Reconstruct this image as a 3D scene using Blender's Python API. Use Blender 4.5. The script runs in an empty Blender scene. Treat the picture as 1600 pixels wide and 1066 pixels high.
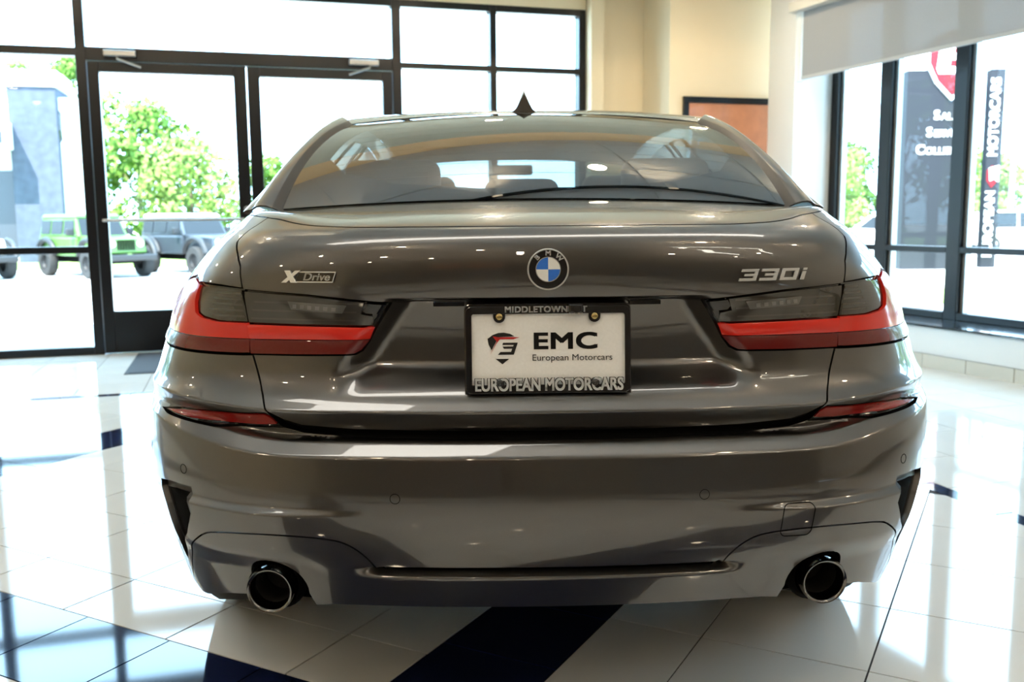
import bpy, bmesh, math, random
import numpy as np
from mathutils import Vector, Matrix
from mathutils.geometry import delaunay_2d_cdt

# ------------------------------------------------------------------ camera, sky, sun, exposure
scene = bpy.context.scene
col = scene.collection
R_ = math.radians

def make_camera():
    f_px, pitch, roll, head = 1466.0, R_(7.5), R_(0.5), R_(1.21)
    ch, sh, cp, sp = math.cos(head), math.sin(head), math.cos(pitch), math.sin(pitch)
    fwd = Vector((sh*cp, ch*cp, -sp)); right = Vector((ch, -sh, 0)); down = fwd.cross(right)
    r2 = math.cos(roll)*right + math.sin(roll)*down
    d2 = -math.sin(roll)*right + math.cos(roll)*down
    cd = bpy.data.cameras.new('camera'); ob = bpy.data.objects.new('camera', cd); col.objects.link(ob)
    m = Matrix((r2, -d2, -fwd)).transposed().to_4x4(); m.translation = Vector((-.107, -1.72, 1.08))
    ob.matrix_world = m
    cd.sensor_width = 36; cd.lens = f_px/1600*36; cd.clip_start = .05; cd.clip_end = 500
    cd.dof.use_dof = True; cd.dof.focus_distance = 1.80; cd.dof.aperture_fstop = 5.6
    scene.camera = ob
make_camera()

world = bpy.data.worlds.new('sky'); scene.world = world; world.use_nodes = True
_bg = world.node_tree.nodes['Background']
_bg.inputs['Color'].default_value = (.46, .73, 1.0, 1); _bg.inputs['Strength'].default_value = 14.0

_sd = bpy.data.lights.new('sun', 'SUN'); _sd.energy = 32; _sd.angle = R_(.6); _sd.color = (1, .95, .86)
_so = bpy.data.objects.new('sun', _sd); col.objects.link(_so)
_so.rotation_euler = (R_(38), 0, R_(-15))          # high behind the building: lights the lot, not the floor
scene.view_settings.view_transform = 'Standard'; scene.view_settings.look = 'None'
scene.view_settings.exposure = 0.0; scene.view_settings.gamma = 1.0
scene.view_settings.use_curve_mapping = False
LAMP_POWER = 12.0
try:
    scene.cycles.use_denoising = True
    scene.cycles.max_bounces = 10; scene.cycles.transparent_max_bounces = 16
    scene.cycles.sample_clamp_indirect = 6.0
    scene.cycles.caustics_reflective = False; scene.cycles.caustics_refractive = False
except Exception:
    pass

# ------------------------------------------------------------------ materials
_M = {}
def mat(name, color, rough=.5, metal=0.0, coat=0.0, spec=.5, noise=None, bump=0.0, bscale=200, emit=None, alpha=1.0, trans=0.0, coat_rough=.02, ior=1.5):
    if name in _M: return _M[name]
    m = bpy.data.materials.new(name); m.use_nodes = True; nt = m.node_tree; b = nt.nodes['Principled BSDF']
    b.inputs['Base Color'].default_value = (*color, 1); b.inputs['Roughness'].default_value = rough
    b.inputs['Metallic'].default_value = metal; b.inputs['Coat Weight'].default_value = coat
    b.inputs['Coat Roughness'].default_value = coat_rough
    b.inputs['Specular IOR Level'].default_value = spec; b.inputs['IOR'].default_value = ior
    b.inputs['Transmission Weight'].default_value = trans; b.inputs['Alpha'].default_value = alpha
    tc = nt.nodes.new('ShaderNodeTexCoord')
    nz = nt.nodes.new('ShaderNodeTexNoise'); nz.inputs['Scale'].default_value = bscale if noise is None else noise[0]
    nt.links.new(tc.outputs['Object'], nz.inputs['Vector'])
    amt = .06 if noise is None else noise[1]
    rp = nt.nodes.new('ShaderNodeMapRange'); rp.inputs['To Min'].default_value = 1-amt; rp.inputs['To Max'].default_value = 1+amt
    nt.links.new(nz.outputs['Fac'], rp.inputs['Value'])
    mx = nt.nodes.new('ShaderNodeVectorMath'); mx.operation = 'SCALE'; mx.inputs[0].default_value = color
    nt.links.new(rp.outputs['Result'], mx.inputs['Scale']); nt.links.new(mx.outputs['Vector'], b.inputs['Base Color'])
    if bump:
        bp = nt.nodes.new('ShaderNodeBump'); bp.inputs['Strength'].default_value = bump; bp.inputs['Distance'].default_value = .002
        n2 = nt.nodes.new('ShaderNodeTexNoise'); n2.inputs['Scale'].default_value = bscale
        nt.links.new(tc.outputs['Object'], n2.inputs['Vector']); nt.links.new(n2.outputs['Fac'], bp.inputs['Height'])
        nt.links.new(bp.outputs['Normal'], b.inputs['Normal'])
    if emit:
        b.inputs['Emission Color'].default_value = (*emit[0], 1); b.inputs['Emission Strength'].default_value = emit[1]
    _M[name] = m; return m

def glass(name, tint, ior=1.5, rough=0.0, faces=2):
    if name in _M: return _M[name]
    m = bpy.data.materials.new(name); m.use_nodes = True; nt = m.node_tree; nt.nodes.clear()
    out = nt.nodes.new('ShaderNodeOutputMaterial'); mix = nt.nodes.new('ShaderNodeMixShader')
    tr = nt.nodes.new('ShaderNodeBsdfTransparent'); tr.inputs['Color'].default_value = (*tint, 1)
    gl = nt.nodes.new('ShaderNodeBsdfGlossy'); gl.inputs['Roughness'].default_value = rough
    lw = nt.nodes.new('ShaderNodeLayerWeight'); lw.inputs['Blend'].default_value = .5
    pw = nt.nodes.new('ShaderNodeMath'); pw.operation = 'POWER'; pw.inputs[1].default_value = 5.0
    ma = nt.nodes.new('ShaderNodeMath'); ma.operation = 'MULTIPLY_ADD'; f0 = ((ior-1)/(ior+1))**2*faces
    ma.inputs[1].default_value = 1-f0; ma.inputs[2].default_value = f0
    nt.links.new(lw.outputs['Facing'], pw.inputs[0]); nt.links.new(pw.outputs['Value'], ma.inputs[0])
    nt.links.new(ma.outputs['Value'], mix.inputs['Fac']); nt.links.new(tr.outputs['BSDF'], mix.inputs[1])
    nt.links.new(gl.outputs['BSDF'], mix.inputs[2]); nt.links.new(mix.outputs['Shader'], out.inputs['Surface'])
    _M[name] = m; return m

PAINT = mat('grey_metallic_paint', (.100, .094, .088), rough=.31, metal=1.0, coat=1.0, coat_rough=.015, noise=(900, .10), ior=1.55)
PAINT.node_tree.nodes['Principled BSDF'].inputs['Coat IOR'].default_value = 1.65
BLACK = mat('satin_black_plastic', (.012, .012, .013), rough=.45)
GLOSSBLACK = mat('gloss_black_plastic', (.008, .008, .009), rough=.08, coat=.5)
DARK = mat('dark_void_plastic', (.004, .004, .004), rough=.9, spec=.05)
RED = mat('red_lamp_lens', (.50, .018, .010), rough=.16, spec=.35, coat=.35, noise=(12, .05), emit=((.8, .03, .015), .10))  # slight emission lifts the red; the lamp itself is unlit
REDDK = mat('deep_red_lamp_lens', (.11, .007, .006), rough=.22, spec=.35, coat=.3)
REFL = mat('red_reflector_plastic', (.30, .012, .010), rough=.16, coat=1.0, bump=.25, bscale=500)
SMOKE = mat('smoked_lamp_lens', (.034, .030, .023), rough=.12, coat=.8, noise=(30, .2))
SMOKE2 = mat('smoked_lamp_rib', (.050, .044, .034), rough=.15, coat=.8)
CHROME = mat('bright_chrome', (.88, .88, .87), rough=.14, metal=.65)
STEEL = mat('dark_chrome_exhaust', (.20, .195, .19), rough=.16, metal=1.0)
BORE = mat('dark_exhaust_bore', (.01, .009, .008), rough=.7)  # near-black finish inside the exhaust tips
WHITEP = mat('plate_white_enamel', (.86, .85, .83), rough=.16, coat=.6)
INK = mat('black_print', (.010, .010, .011), rough=.3)
REDINK = mat('red_print', (.45, .02, .02), rough=.3)
LETTERW = mat('white_letter_plastic', (.96, .96, .96), rough=.25)
LETTERG = mat('grey_letter_plastic', (.55, .55, .56), rough=.3)
BLUE_E = mat('emblem_blue_enamel', (.03, .16, .62), rough=.15, coat=1)
WHITE_E = mat('emblem_white_enamel', (.80, .80, .76), rough=.15, coat=1)
BRASS = mat('brass_screw', (.55, .43, .18), rough=.25, metal=1)
RUBBER = mat('black_tyre_rubber', (.015, .015, .015), rough=.8)
ALLOY = mat('grey_alloy_wheel', (.35, .35, .36), rough=.25, metal=.9, coat=.5)
SEAT = mat('black_leather', (.030, .029, .028), rough=.5, bump=.2, bscale=300)
HEADLINER = mat('grey_headliner_cloth', (.22, .21, .19), rough=.9)
CARGLASS = glass('tinted_car_glass', (.25, .28, .275), ior=1.95)
SIDEGLASS = glass('dark_side_glass', (.10, .11, .11), ior=1.6)
WINDSHIELD = glass('clear_car_glass', (.72, .78, .75), ior=1.5)
PANE = glass('window_glass', (.95, .975, .97), ior=1.40, faces=.35)
FRAME = mat('black_anodised_aluminium', (.004, .0045, .006), rough=.28, metal=.0, spec=.3)

# ------------------------------------------------------------------ mesh helpers
class MB:
    def __init__(s): s.v = []; s.f = []
    def quad(s, *p): n = len(s.v); s.v += [tuple(q) for q in p]; s.f.append(tuple(range(n, n+len(p)))); return s
    def hexa(s, c):   # 8 corners: bottom 4 ccw, top 4 ccw
        n = len(s.v); s.v += [tuple(q) for q in c]
        s.f += [(n+3, n+2, n+1, n), (n+4, n+5, n+6, n+7), (n, n+1, n+5, n+4), (n+1, n+2, n+6, n+5), (n+2, n+3, n+7, n+6), (n+3, n, n+4, n+7)]; return s
    def box(s, x0, x1, y0, y1, z0, z1, fr=None):
        c = [(x0, y0, z0), (x1, y0, z0), (x1, y1, z0), (x0, y1, z0), (x0, y0, z1), (x1, y0, z1), (x1, y1, z1), (x0, y1, z1)]
        if fr: c = [fr(*p) for p in c]
        return s.hexa(c)
    def prism(s, poly, h0, h1, fr):   # poly in 2D, extruded between h0 and h1; fr(a, b, h) -> point
        n = len(s.v); k = len(poly)
        s.v += [tuple(fr(a, b, h0)) for a, b in poly] + [tuple(fr(a, b, h1)) for a, b in poly]
        s.f.append(tuple(range(n+k-1, n-1, -1))); s.f.append(tuple(range(n+k, n+2*k)))
        for i in range(k): j = (i+1) % k; s.f.append((n+i, n+j, n+k+j, n+k+i))
        return s
    def tube(s, pts, rad, seg=10, cap=True):
        pts = [Vector(p) for p in pts]; rad = rad if hasattr(rad, '__len__') else [rad]*len(pts); n0 = len(s.v); up = None
        for i, p in enumerate(pts):
            d = (pts[min(i+1, len(pts)-1)]-pts[max(i-1, 0)]).normalized()
            if up is None: up = Vector((0, 0, 1)) if abs(d.z) < .9 else Vector((1, 0, 0))
            a = d.cross(up).normalized(); b = a.cross(d).normalized(); up = b
            for k in range(seg):
                t = 2*math.pi*k/seg; s.v.append(tuple(p+(a*math.cos(t)+b*math.sin(t))*rad[i]))
        for i in range(len(pts)-1):
            for k in range(seg):
                k2 = (k+1) % seg; s.f.append((n0+i*seg+k, n0+i*seg+k2, n0+(i+1)*seg+k2, n0+(i+1)*seg+k))
        if cap:
            s.f.append(tuple(n0+k for k in reversed(range(seg)))); e = n0+(len(pts)-1)*seg; s.f.append(tuple(e+k for k in range(seg)))
        return s
    def lathe(s, prof, o, axis, seg=32, side=None):   # prof [(r, h)], about axis through o
        axis = Vector(axis).normalized(); up = Vector((0, 0, 1)) if abs(axis.z) < .9 else Vector((1, 0, 0))
        a = axis.cross(up).normalized(); b = axis.cross(a).normalized(); o = Vector(o); n0 = len(s.v)
        for r, h in prof:
            for k in range(seg):
                t = 2*math.pi*k/seg; s.v.append(tuple(o+axis*h+(a*math.cos(t)+b*math.sin(t))*r))
        for i in range(len(prof)-1):
            for k in range(seg):
                k2 = (k+1) % seg; s.f.append((n0+i*seg+k, n0+i*seg+k2, n0+(i+1)*seg+k2, n0+(i+1)*seg+k))
        return s
    def grid(s, P):   # P: (n, m, 3) array
        n, m = P.shape[:2]; n0 = len(s.v); s.v += [tuple(p) for p in P.reshape(-1, 3)]
        for i in range(n-1):
            for j in range(m-1): a = n0+i*m+j; s.f.append((a, a+1, a+m+1, a+m))
        return s
    def build(s, name, material, parent=None, smooth=False, bevel=0.0, fix=True, angle=40, loc=None):
        me = bpy.data.meshes.new(name); me.from_pydata(s.v, [], s.f); me.materials.append(material)
        if fix:
            bm = bmesh.new(); bm.from_mesh(me); bmesh.ops.recalc_face_normals(bm, faces=bm.faces); bm.to_mesh(me); bm.free()
        ob = bpy.data.objects.new(name, me); col.objects.link(ob)
        if parent: ob.parent = parent
        if loc is not None: ob.location = loc
        if smooth:
            me.polygons.foreach_set('use_smooth', [True]*len(me.polygons))
            try: me.set_sharp_from_angle(angle=R_(angle))
            except Exception: pass
        if bevel:
            md = ob.modifiers.new('bevel', 'BEVEL'); md.width = bevel; md.segments = 2; md.limit_method = 'ANGLE'; md.angle_limit = R_(35)
        return ob
def ident(x, y, z): return (x, y, z)
def tag(o, label=None, cat=None, group=None, kind=None):
    if label: o['label'] = label
    if cat: o['category'] = cat
    if group: o['group'] = group
    if kind: o['kind'] = kind
    return o
def empty(name, loc=(0, 0, 0), rz=0.0, parent=None):
    e = bpy.data.objects.new(name, None); col.objects.link(e); e.location = loc; e.rotation_euler = (0, 0, rz); e.empty_display_size = .1
    if parent: e.parent = parent
    return e
def struct(o): o['kind'] = 'structure'; return o
def copy_tree(o, parent=None, mats=None):
    c = o.copy(); col.objects.link(c); c.parent = parent
    for ch in list(o.children): copy_tree(ch, c)
    return c
def text_mb(body, size, fr, depth=.002, bold=0.0, sx=1.0, shear=0.0, align='CENTER', space=1.0):
    cu = bpy.data.curves.new('t', 'FONT'); cu.body = body; cu.size = 1.0; cu.align_x = align; cu.align_y = 'CENTER'
    cu.offset = 0; cu.shear = shear; cu.space_character = space; cu.resolution_u = 5
    ob = bpy.data.objects.new('t', cu); col.objects.link(ob)
    dg = bpy.context.evaluated_depsgraph_get(); dg.update()
    me = bpy.data.meshes.new_from_object(ob.evaluated_get(dg))
    mb = MB(); vs = [(v.co.x*size*sx, v.co.y*size) for v in me.vertices]
    fc = [tuple(q.vertices) for q in me.polygons]
    cnt = {}
    for q in me.polygons:
        for e in q.edge_keys: cnt[e] = cnt.get(e, 0)+1
    for dx, dy in (((0, 0),) if bold <= 0 else ((-bold, -bold*.7), (bold, -bold*.7), (-bold, bold*.7), (bold, bold*.7), (0, 0))):   # heavier strokes from shifted copies
        b0 = len(mb.v); n = len(vs); mb.v += [tuple(fr(x+dx, y+dy, depth)) for x, y in vs]+[tuple(fr(x+dx, y+dy, 0)) for x, y in vs]
        mb.f += [tuple(i+b0 for i in t) for t in fc]
        for (i, j), k in cnt.items():
            if k == 1: mb.f.append((b0+i, b0+j, b0+n+j, b0+n+i))
    bpy.data.objects.remove(ob); bpy.data.curves.remove(cu); bpy.data.meshes.remove(me)
    return mb
def ringprism(outer, inner, h0, h1, f_):
    mb = MB(); n = len(outer); b = len(mb.v)
    for P_ in (outer, inner):
        for h in (h0, h1): mb.v += [tuple(f_(a, c, h)) for a, c in P_]
    for i in range(n):
        j = (i+1) % n
        mb.f += [(b+n+i, b+n+j, b+3*n+j, b+3*n+i), (b+i, b+j, b+n+j, b+n+i), (b+2*n+i, b+2*n+j, b+3*n+j, b+3*n+i), (b+i, b+j, b+2*n+j, b+2*n+i)]
    return mb

# ------------------------------------------------------------------ panels: an outline cut out of a curved surface
def resample(poly, step, ku, kv):
    out = []; n = len(poly)
    for i in range(n):
        a, b = np.array(poly[i], float), np.array(poly[(i+1) % n], float)
        L = math.hypot((b[0]-a[0])*ku, (b[1]-a[1])*kv); k = max(1, int(math.ceil(L/step)))
        out += [tuple(a+(b-a)*t/k) for t in range(k)]
    return out
def area2(p): return sum(p[i][0]*p[(i+1) % len(p)][1]-p[(i+1) % len(p)][0]*p[i][1] for i in range(len(p)))
def inset_poly(p, d, ku, kv):
    if d == 0: return list(p)
    q = [(a*ku, b*kv) for a, b in p]
    if area2(q) < 0: q = q[::-1]
    n = len(q); out = []
    for i in range(n):
        a, b, c = np.array(q[i-1]), np.array(q[i]), np.array(q[(i+1) % n])
        e1 = b-a; e2 = c-b; e1 = e1/(np.linalg.norm(e1)+1e-12); e2 = e2/(np.linalg.norm(e2)+1e-12)
        n1 = np.array([-e1[1], e1[0]]); n2 = np.array([-e2[1], e2[0]]); k = n1+n2; L = max(k@k, .5)
        o = b+k*(2*d/L); out.append((o[0]/ku, o[1]/kv))
    return out
def inside(pts, poly):
    x, y = pts[:, 0], pts[:, 1]; r = np.zeros(len(pts), bool); n = len(poly)
    for i in range(n):
        x1, y1 = poly[i]; x2, y2 = poly[(i+1) % n]
        if y1 == y2: continue
        c = ((y1 > y) != (y2 > y)) & (x < (x2-x1)*(y-y1)/(y2-y1)+x1); r ^= c
    return r
def smooth_poly(p, it=1):
    for _ in range(it):
        q = []
        for i in range(len(p)):
            a, b = p[i], p[(i+1) % len(p)]
            q += [(a[0]*.75+b[0]*.25, a[1]*.75+b[1]*.25), (a[0]*.25+b[0]*.75, a[1]*.25+b[1]*.75)]
        p = q
    return p
def mirror_half(half): # half outline from the centre line round to the centre line
    return list(half)+[(-a, b) for a, b in reversed(half) if abs(a) > 1e-9]
def panel(name, f, outline, material, parent, step=(.012, .006), inset=.0016, rim=.006, holes=(), ku=1.0, kv=1.0, center=(0, 1.6, .7), bstep=None, rows=None):
    bstep = bstep or min(step)*1.2
    loops = [resample(inset_poly(outline, inset, ku, kv), bstep, ku, kv)]+[resample(inset_poly(h, -inset, ku, kv), bstep, ku, kv) for h in holes]
    B = np.array([p for l in loops for p in l])
    lo, hi = B.min(0), B.max(0); su, sv = step[0]/ku, step[1]/kv
    gu = np.arange(lo[0]+su*.5, hi[0], su); gv = np.arange(lo[1]+sv*.5, hi[1], sv) if rows is None else np.array([r for r in rows if lo[1] < r < hi[1]])
    G = np.array([(a, b) for b in gv for a in gu]) if len(gu) and len(gv) else np.zeros((0, 2))
    if len(G):
        ok = inside(G, loops[0])
        for h in loops[1:]: ok &= ~inside(G, h)
        G = G[ok]
        keep = np.ones(len(G), bool); sc = np.array([1/su, 1/sv])
        for k in range(0, len(G), 2000):
            d = ((G[k:k+2000, None, :]-B[None])*sc); keep[k:k+2000] = (d*d).sum(-1).min(1) > .30
        G = G[keep]
    V = np.concatenate([B, G]) if len(G) else B
    edges = []; n = 0
    for l in loops:
        edges += [(n+i, n+(i+1) % len(l)) for i in range(len(l))]; n += len(l)
    vo, eo, fo, *_ = delaunay_2d_cdt([Vector((a*ku, b*kv)) for a, b in V], edges, [], 0, 1e-7)
    vo = np.array([(v.x/ku, v.y/kv) for v in vo]); F = np.array([t for t in fo if len(t) == 3])
    c = vo[F].mean(1); ok = inside(c, loops[0])
    for h in loops[1:]: ok &= ~inside(c, h)
    F = F[ok]
    def PN(q):
        e = 4e-4; P = f(q[:, 0], q[:, 1])
        du = f(q[:, 0]+e/ku, q[:, 1])-f(q[:, 0]-e/ku, q[:, 1]); dv = f(q[:, 0], q[:, 1]+e/kv)-f(q[:, 0], q[:, 1]-e/kv)
        N = np.cross(du, dv); N /= (np.linalg.norm(N, axis=1)[:, None]+1e-12); return P, N
    P, N = PN(vo)
    sg = 1.0 if ((P-np.array(center))*N).sum() > 0 else -1.0
    N = N*sg
    tri = F
    fn = np.cross(P[tri[:, 1]]-P[tri[:, 0]], P[tri[:, 2]]-P[tri[:, 0]])
    flip = (fn*N[tri].mean(1)).sum(1) < 0
    tri = np.where(flip[:, None], tri[:, ::-1], tri)
    verts = [tuple(p) for p in P]; faces = [tuple(int(i) for i in t) for t in tri]; nr = [tuple(n) for n in N]
    for l in loops:
        q = np.array(l); BP, BN = PN(q); BN = BN*sg; k = len(l); n0 = len(verts)
        cen = BP.mean(0)
        verts += [tuple(p) for p in BP]+[tuple(p-nn*rim) for p, nn in zip(BP, BN)]
        t = np.roll(BP, -1, 0)-np.roll(BP, 1, 0); on = np.cross(t, BN); on /= (np.linalg.norm(on, axis=1)[:, None]+1e-12)
        ccw = area2([(a*ku, b*kv) for a, b in l])*sg > 0
        if l is not loops[0]: ccw = not ccw
        nr += [tuple(o if ccw else -o) for o in on]*2
        for i in range(k):
            j = (i+1) % k; faces.append((n0+i, n0+k+i, n0+k+j, n0+j) if ccw else (n0+i, n0+j, n0+k+j, n0+k+i))
    me = bpy.data.meshes.new(name); me.from_pydata(verts, [], faces); me.materials.append(material)
    me.polygons.foreach_set('use_smooth', [True]*len(me.polygons)); me.update()
    me.normals_split_custom_set_from_vertices(nr)
    ob = bpy.data.objects.new(name, me); col.objects.link(ob); ob.parent = parent
    return ob
# ------------------------------------------------------------------ body surface of the car
def _hermite(xs, ys):
    xs=np.array(xs,float); ys=np.array(ys,float); h=np.diff(xs); d=np.diff(ys)/h
    m=np.zeros_like(ys); m[0]=d[0]; m[-1]=d[-1]
    for i in range(1,len(xs)-1):
        if d[i-1]*d[i]>0:
            w1=2*h[i]+h[i-1]; w2=h[i]+2*h[i-1]; m[i]=(w1+w2)/(w1/d[i-1]+w2/d[i])
    def f(x):
        x=np.clip(np.asarray(x,float),xs[0],xs[-1]); i=np.clip(np.searchsorted(xs,x)-1,0,len(xs)-2)
        t=(x-xs[i])/h[i]; t2=t*t; t3=t2*t
        return (2*t3-3*t2+1)*ys[i]+(t3-2*t2+t)*h[i]*m[i]+(-2*t3+3*t2)*ys[i+1]+(t3-t2)*h[i]*m[i+1]
    return f
def sstep(a,b,x):
    t=np.clip((np.asarray(x,float)-a)/(b-a),0,1); return t*t*(3-2*t)
# ---- plan outline of the body (half), by arc length: rear centre -> side -> front centre
_pl=np.array([(0,0),(.1,.001),(.2,.004),(.3,.010),(.4,.019),(.5,.032),(.6,.051),(.7,.081),(.78,.119),(.85,.172),(.905,.24),(.945,.32),(.972,.41),(.99,.52),(1.0,.70),(1.0,.9),(1.0,3.6),(.99,3.9),(.965,4.15),(.91,4.35),(.82,4.5),(.66,4.61),(.4,4.68),(.2,4.70),(0,4.705)])
def _dense(P,n=40):
    out=[]; 
    for i in range(len(P)-1):
        p0=P[max(i-1,0)];p1=P[i];p2=P[i+1];p3=P[min(i+2,len(P)-1)]
        if i==0: p0=p1*[-1,1]*1.0+0*p1; p0=np.array([-P[1][0],P[1][1]])
        if i==len(P)-2: p3=np.array([-P[-2][0],P[-2][1]])
        t=np.linspace(0,1,n,endpoint=False)[:,None]
        # centripetal-free: scale tangents by segment length to avoid overshoot
        L=np.linalg.norm(p2-p1); L0=np.linalg.norm(p1-p0); L2=np.linalg.norm(p3-p2)
        m1=((p1-p0)/max(L0,1e-9)*L+(p2-p1)/L*L0)/(L0+L)*L
        m2=((p2-p1)/L*L2+(p3-p2)/max(L2,1e-9)*L)/(L+L2)*L
        out.append((2*t**3-3*t**2+1)*p1+(t**3-2*t**2+t)*m1+(-2*t**3+3*t**2)*p2+(t**3-t**2)*m2)
    out.append(P[-1:]); return np.concatenate(out)
_d=_dense(_pl*[.9,1]); _s=np.concatenate([[0],np.cumsum(np.linalg.norm(np.diff(_d,axis=0),axis=1))])
UMAX=_s[-1]
def plan(u):
    u=np.abs(u); return np.interp(u,_s,_d[:,0])/.9, np.interp(u,_s,_d[:,1])
def u_at_y(y): # on the side
    i=np.searchsorted(_d[:,1],y); return float(np.interp(y,_d[:,1],_s))
w_rear=_hermite([.20,.30,.35,.40,.48,.56,.62,.70,.76,.83,.88,.92,.96,1.0,1.04,1.07,1.10,1.14],
                [.83,.862,.872,.882,.897,.910,.914,.9135,.902,.880,.861,.842,.816,.783,.746,.716,.688,.65])
w_main=_hermite([.20,.30,.40,.55,.68,.80,.90,.97,1.02,1.06,1.10,1.14],[.80,.855,.885,.905,.9135,.905,.888,.865,.835,.79,.74,.70])
# depth of the rear profile (inward, metres) against height
def _fillet(V):   # V: (z, depth, fillet length): straight facets joined by small rounded edges
    P=[np.array(v[:2]) for v in V]; out=[P[0]]
    for i in range(1,len(V)-1):
        r=V[i][2]; a=P[i-1]-P[i]; b=P[i+1]-P[i]; la=np.linalg.norm(a); lb=np.linalg.norm(b)
        ra=min(r,la*.48); rb=min(r,lb*.48); p0=P[i]+a/la*ra; p2=P[i]+b/lb*rb
        for t in np.linspace(0,1,24): out.append((1-t)**2*p0+2*t*(1-t)*P[i]+t*t*p2)
    out.append(P[-1]); out=np.array(out); return out
_pf=_fillet([(.20,.11,0),(.285,.068,.01),(.318,.054,.014),(.41,.016,.04),(.47,.002,.05),(.54,-.002,.05),(.60,.0075,.02),(.6275,.012,.005),(.652,.040,.006),(.659,.060,.003),(.668,.058,.003),(.712,.030,.0035),(.738,.056,.022),(.775,.073,.03),(.85,.077,.03),(.90,.070,.03),(.94,.061,.02),(.99,.058,.03),(1.028,.065,.012),(1.046,.078,.010),(1.059,.098,.008),(1.067,.118,.004),(1.14,.30,0)])
def prof(z): return np.interp(z,_pf[:,0],_pf[:,1])
ztop=_hermite([0,.45,.62,.72,.85,1.1,1.7,3.0,4.2,4.6,5.2,UMAX],[1.064,1.064,1.067,1.072,1.082,1.092,1.075,1.03,.99,.95,.83,.78])
def S(u,z,d=0.0):
    """outer skin of the body: u runs round the plan (sign = side), z is height, d extra inward offset"""
    u=np.asarray(u,float); z=np.asarray(z,float); a=np.abs(u)
    e=1e-3
    px,py=plan(a); qx,qy=plan(a+e); ox,oy=plan(np.maximum(a-e,0))
    tx=(qx-ox)*.9; ty=qy-oy; tx=np.where(a<e,1.,tx); ty=np.where(a<e,0.,ty); L=np.hypot(tx,ty)+1e-12
    nx=ty/L; ny=-tx/L
    m=sstep(.55,1.6,py); w=w_rear(z)*(1-m)+w_main(z)*m
    # the crest of the bumper and its shelf climb towards the corners
    rise=.055*sstep(.50,.95,a)
    zz=z-rise*np.exp(-((z-.66)/.075)**2)
    fade=1-.88*sstep(.55,1.15,a)
    rear=1-sstep(1.15,1.3,a)
    dd=prof(zz)*fade*rear
    # number plate pocket between the lamps
    edge=.335+.085*np.clip((.925-z)/.15,0,1)
    pk=(1-sstep(edge-.055,edge+.02,a))*sstep(.735,.80,z)*(1-sstep(.918,.929,z))
    dd=dd+.045*pk*rear
    # raised lower corner of the bumper below the side crease
    zl=.525+.012*sstep(.5,.9,a)
    bx=sstep(.32,.62,a)*(1-sstep(.74,.9,a))*(1-sstep(zl-.012,zl+.004,z))*sstep(.38,.44,z)
    dd=dd-.016*bx*rear
    dd=dd+.032*(1-sstep(.335,.40,a))*sstep(.381,.404,z)*(1-sstep(.404,.408,z))
    # wheel-side taper of front end
    fr=sstep(3.9,4.7,py)
    w=w*(1-.02*fr); dd=dd+fr*.09*((z-.5)/.45)**2
    dd=dd+d
    x=(w*px-dd*nx)*np.where(u<0,-1.,1.); y=py-dd*ny
    return np.stack([x,y,z+0*x],-1)
# ------------------------------------------------------------------ the showroom
YAW = R_(-15.29); RF = (math.sin(YAW), math.cos(YAW)); RR = (math.cos(YAW), -math.sin(YAW))
def RM(a, b, z=0.0): return (a*RR[0]+b*RF[0], a*RR[1]+b*RF[1], z)          # room frame: right, forward
YW = R_(-20.39); WF = (math.sin(YW), math.cos(YW)); WN = (math.cos(YW), -math.sin(YW))
def RW(t, o, z=0.0): return (t*WF[0]+o*WN[0], t*WF[1]+o*WN[1], z)          # right wall frame: along, outward
WOFF = 4.475
CREAM = mat('cream_wall_paint', (.80, .665, .465), rough=.75, noise=(3, .03), bump=.05, bscale=400)
WHITEWALL = mat('pale_wall_paint', (.78, .76, .72), rough=.75, noise=(3, .03))
CEIL = mat('white_ceiling_board', (.86, .85, .82), rough=.9, noise=(6, .03))
CEILRAIL = mat('white_ceiling_rail', (.85, .84, .80), rough=.5)
TILEW = mat('polished_white_tile', (.70, .675, .62), rough=.055, noise=(2.5, .06), ior=1.52)
TILEB = mat('polished_blue_tile', (.006, .011, .040), rough=.055, noise=(4, .25), ior=1.52)
GROUT = mat('dark_grout', (.03, .027, .024), rough=.9)
SKIRT = mat('beige_skirting_tile', (.62, .57, .47), rough=.3)
WOOD = mat('reddish_brown_door_veneer', (.50, .20, .095), rough=.4, noise=(9, .25), coat=.2)

# floor: slab, then every tile a piece of its own
SF = 6.65; CEILZ = 3.55; LOWZ = 3.14; BULK = 3.25
A0, A1, B0, B1 = -8.6, 4.40, -8.2, 6.62
floor = struct(MB().box(A0-.2, 5.0, B0-.2, 6.81, -.25, -.0035, RM).build('floor', GROUT))
TT = YAW+math.pi/4; TB = (math.sin(TT), math.cos(TT)); TA = (math.cos(TT), -math.sin(TT))
def t2w(a, b): return (a*TA[0]+b*TB[0], a*TA[1]+b*TB[1])
def w2r(p): return (p[0]*RR[0]+p[1]*RR[1], p[0]*RF[0]+p[1]*RF[1])
def r2w(a, b): return RM(a, b)[:2]
def clip(poly, n, c):   # keep n.p <= c
    out = []
    for i in range(len(poly)):
        p, q = poly[i], poly[(i+1) % len(poly)]; dp = n[0]*p[0]+n[1]*p[1]-c; dq = n[0]*q[0]+n[1]*q[1]-c
        if dp <= 0: out.append(p)
        if (dp < 0 < dq) or (dq < 0 < dp): t = dp/(dp-dq); out.append((p[0]+(q[0]-p[0])*t, p[1]+(q[1]-p[1])*t))
    return out
IR, IF_, IL, IB = 2.045, 4.585, -6.9, -6.6       # inner diagonal field in room axes
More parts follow.
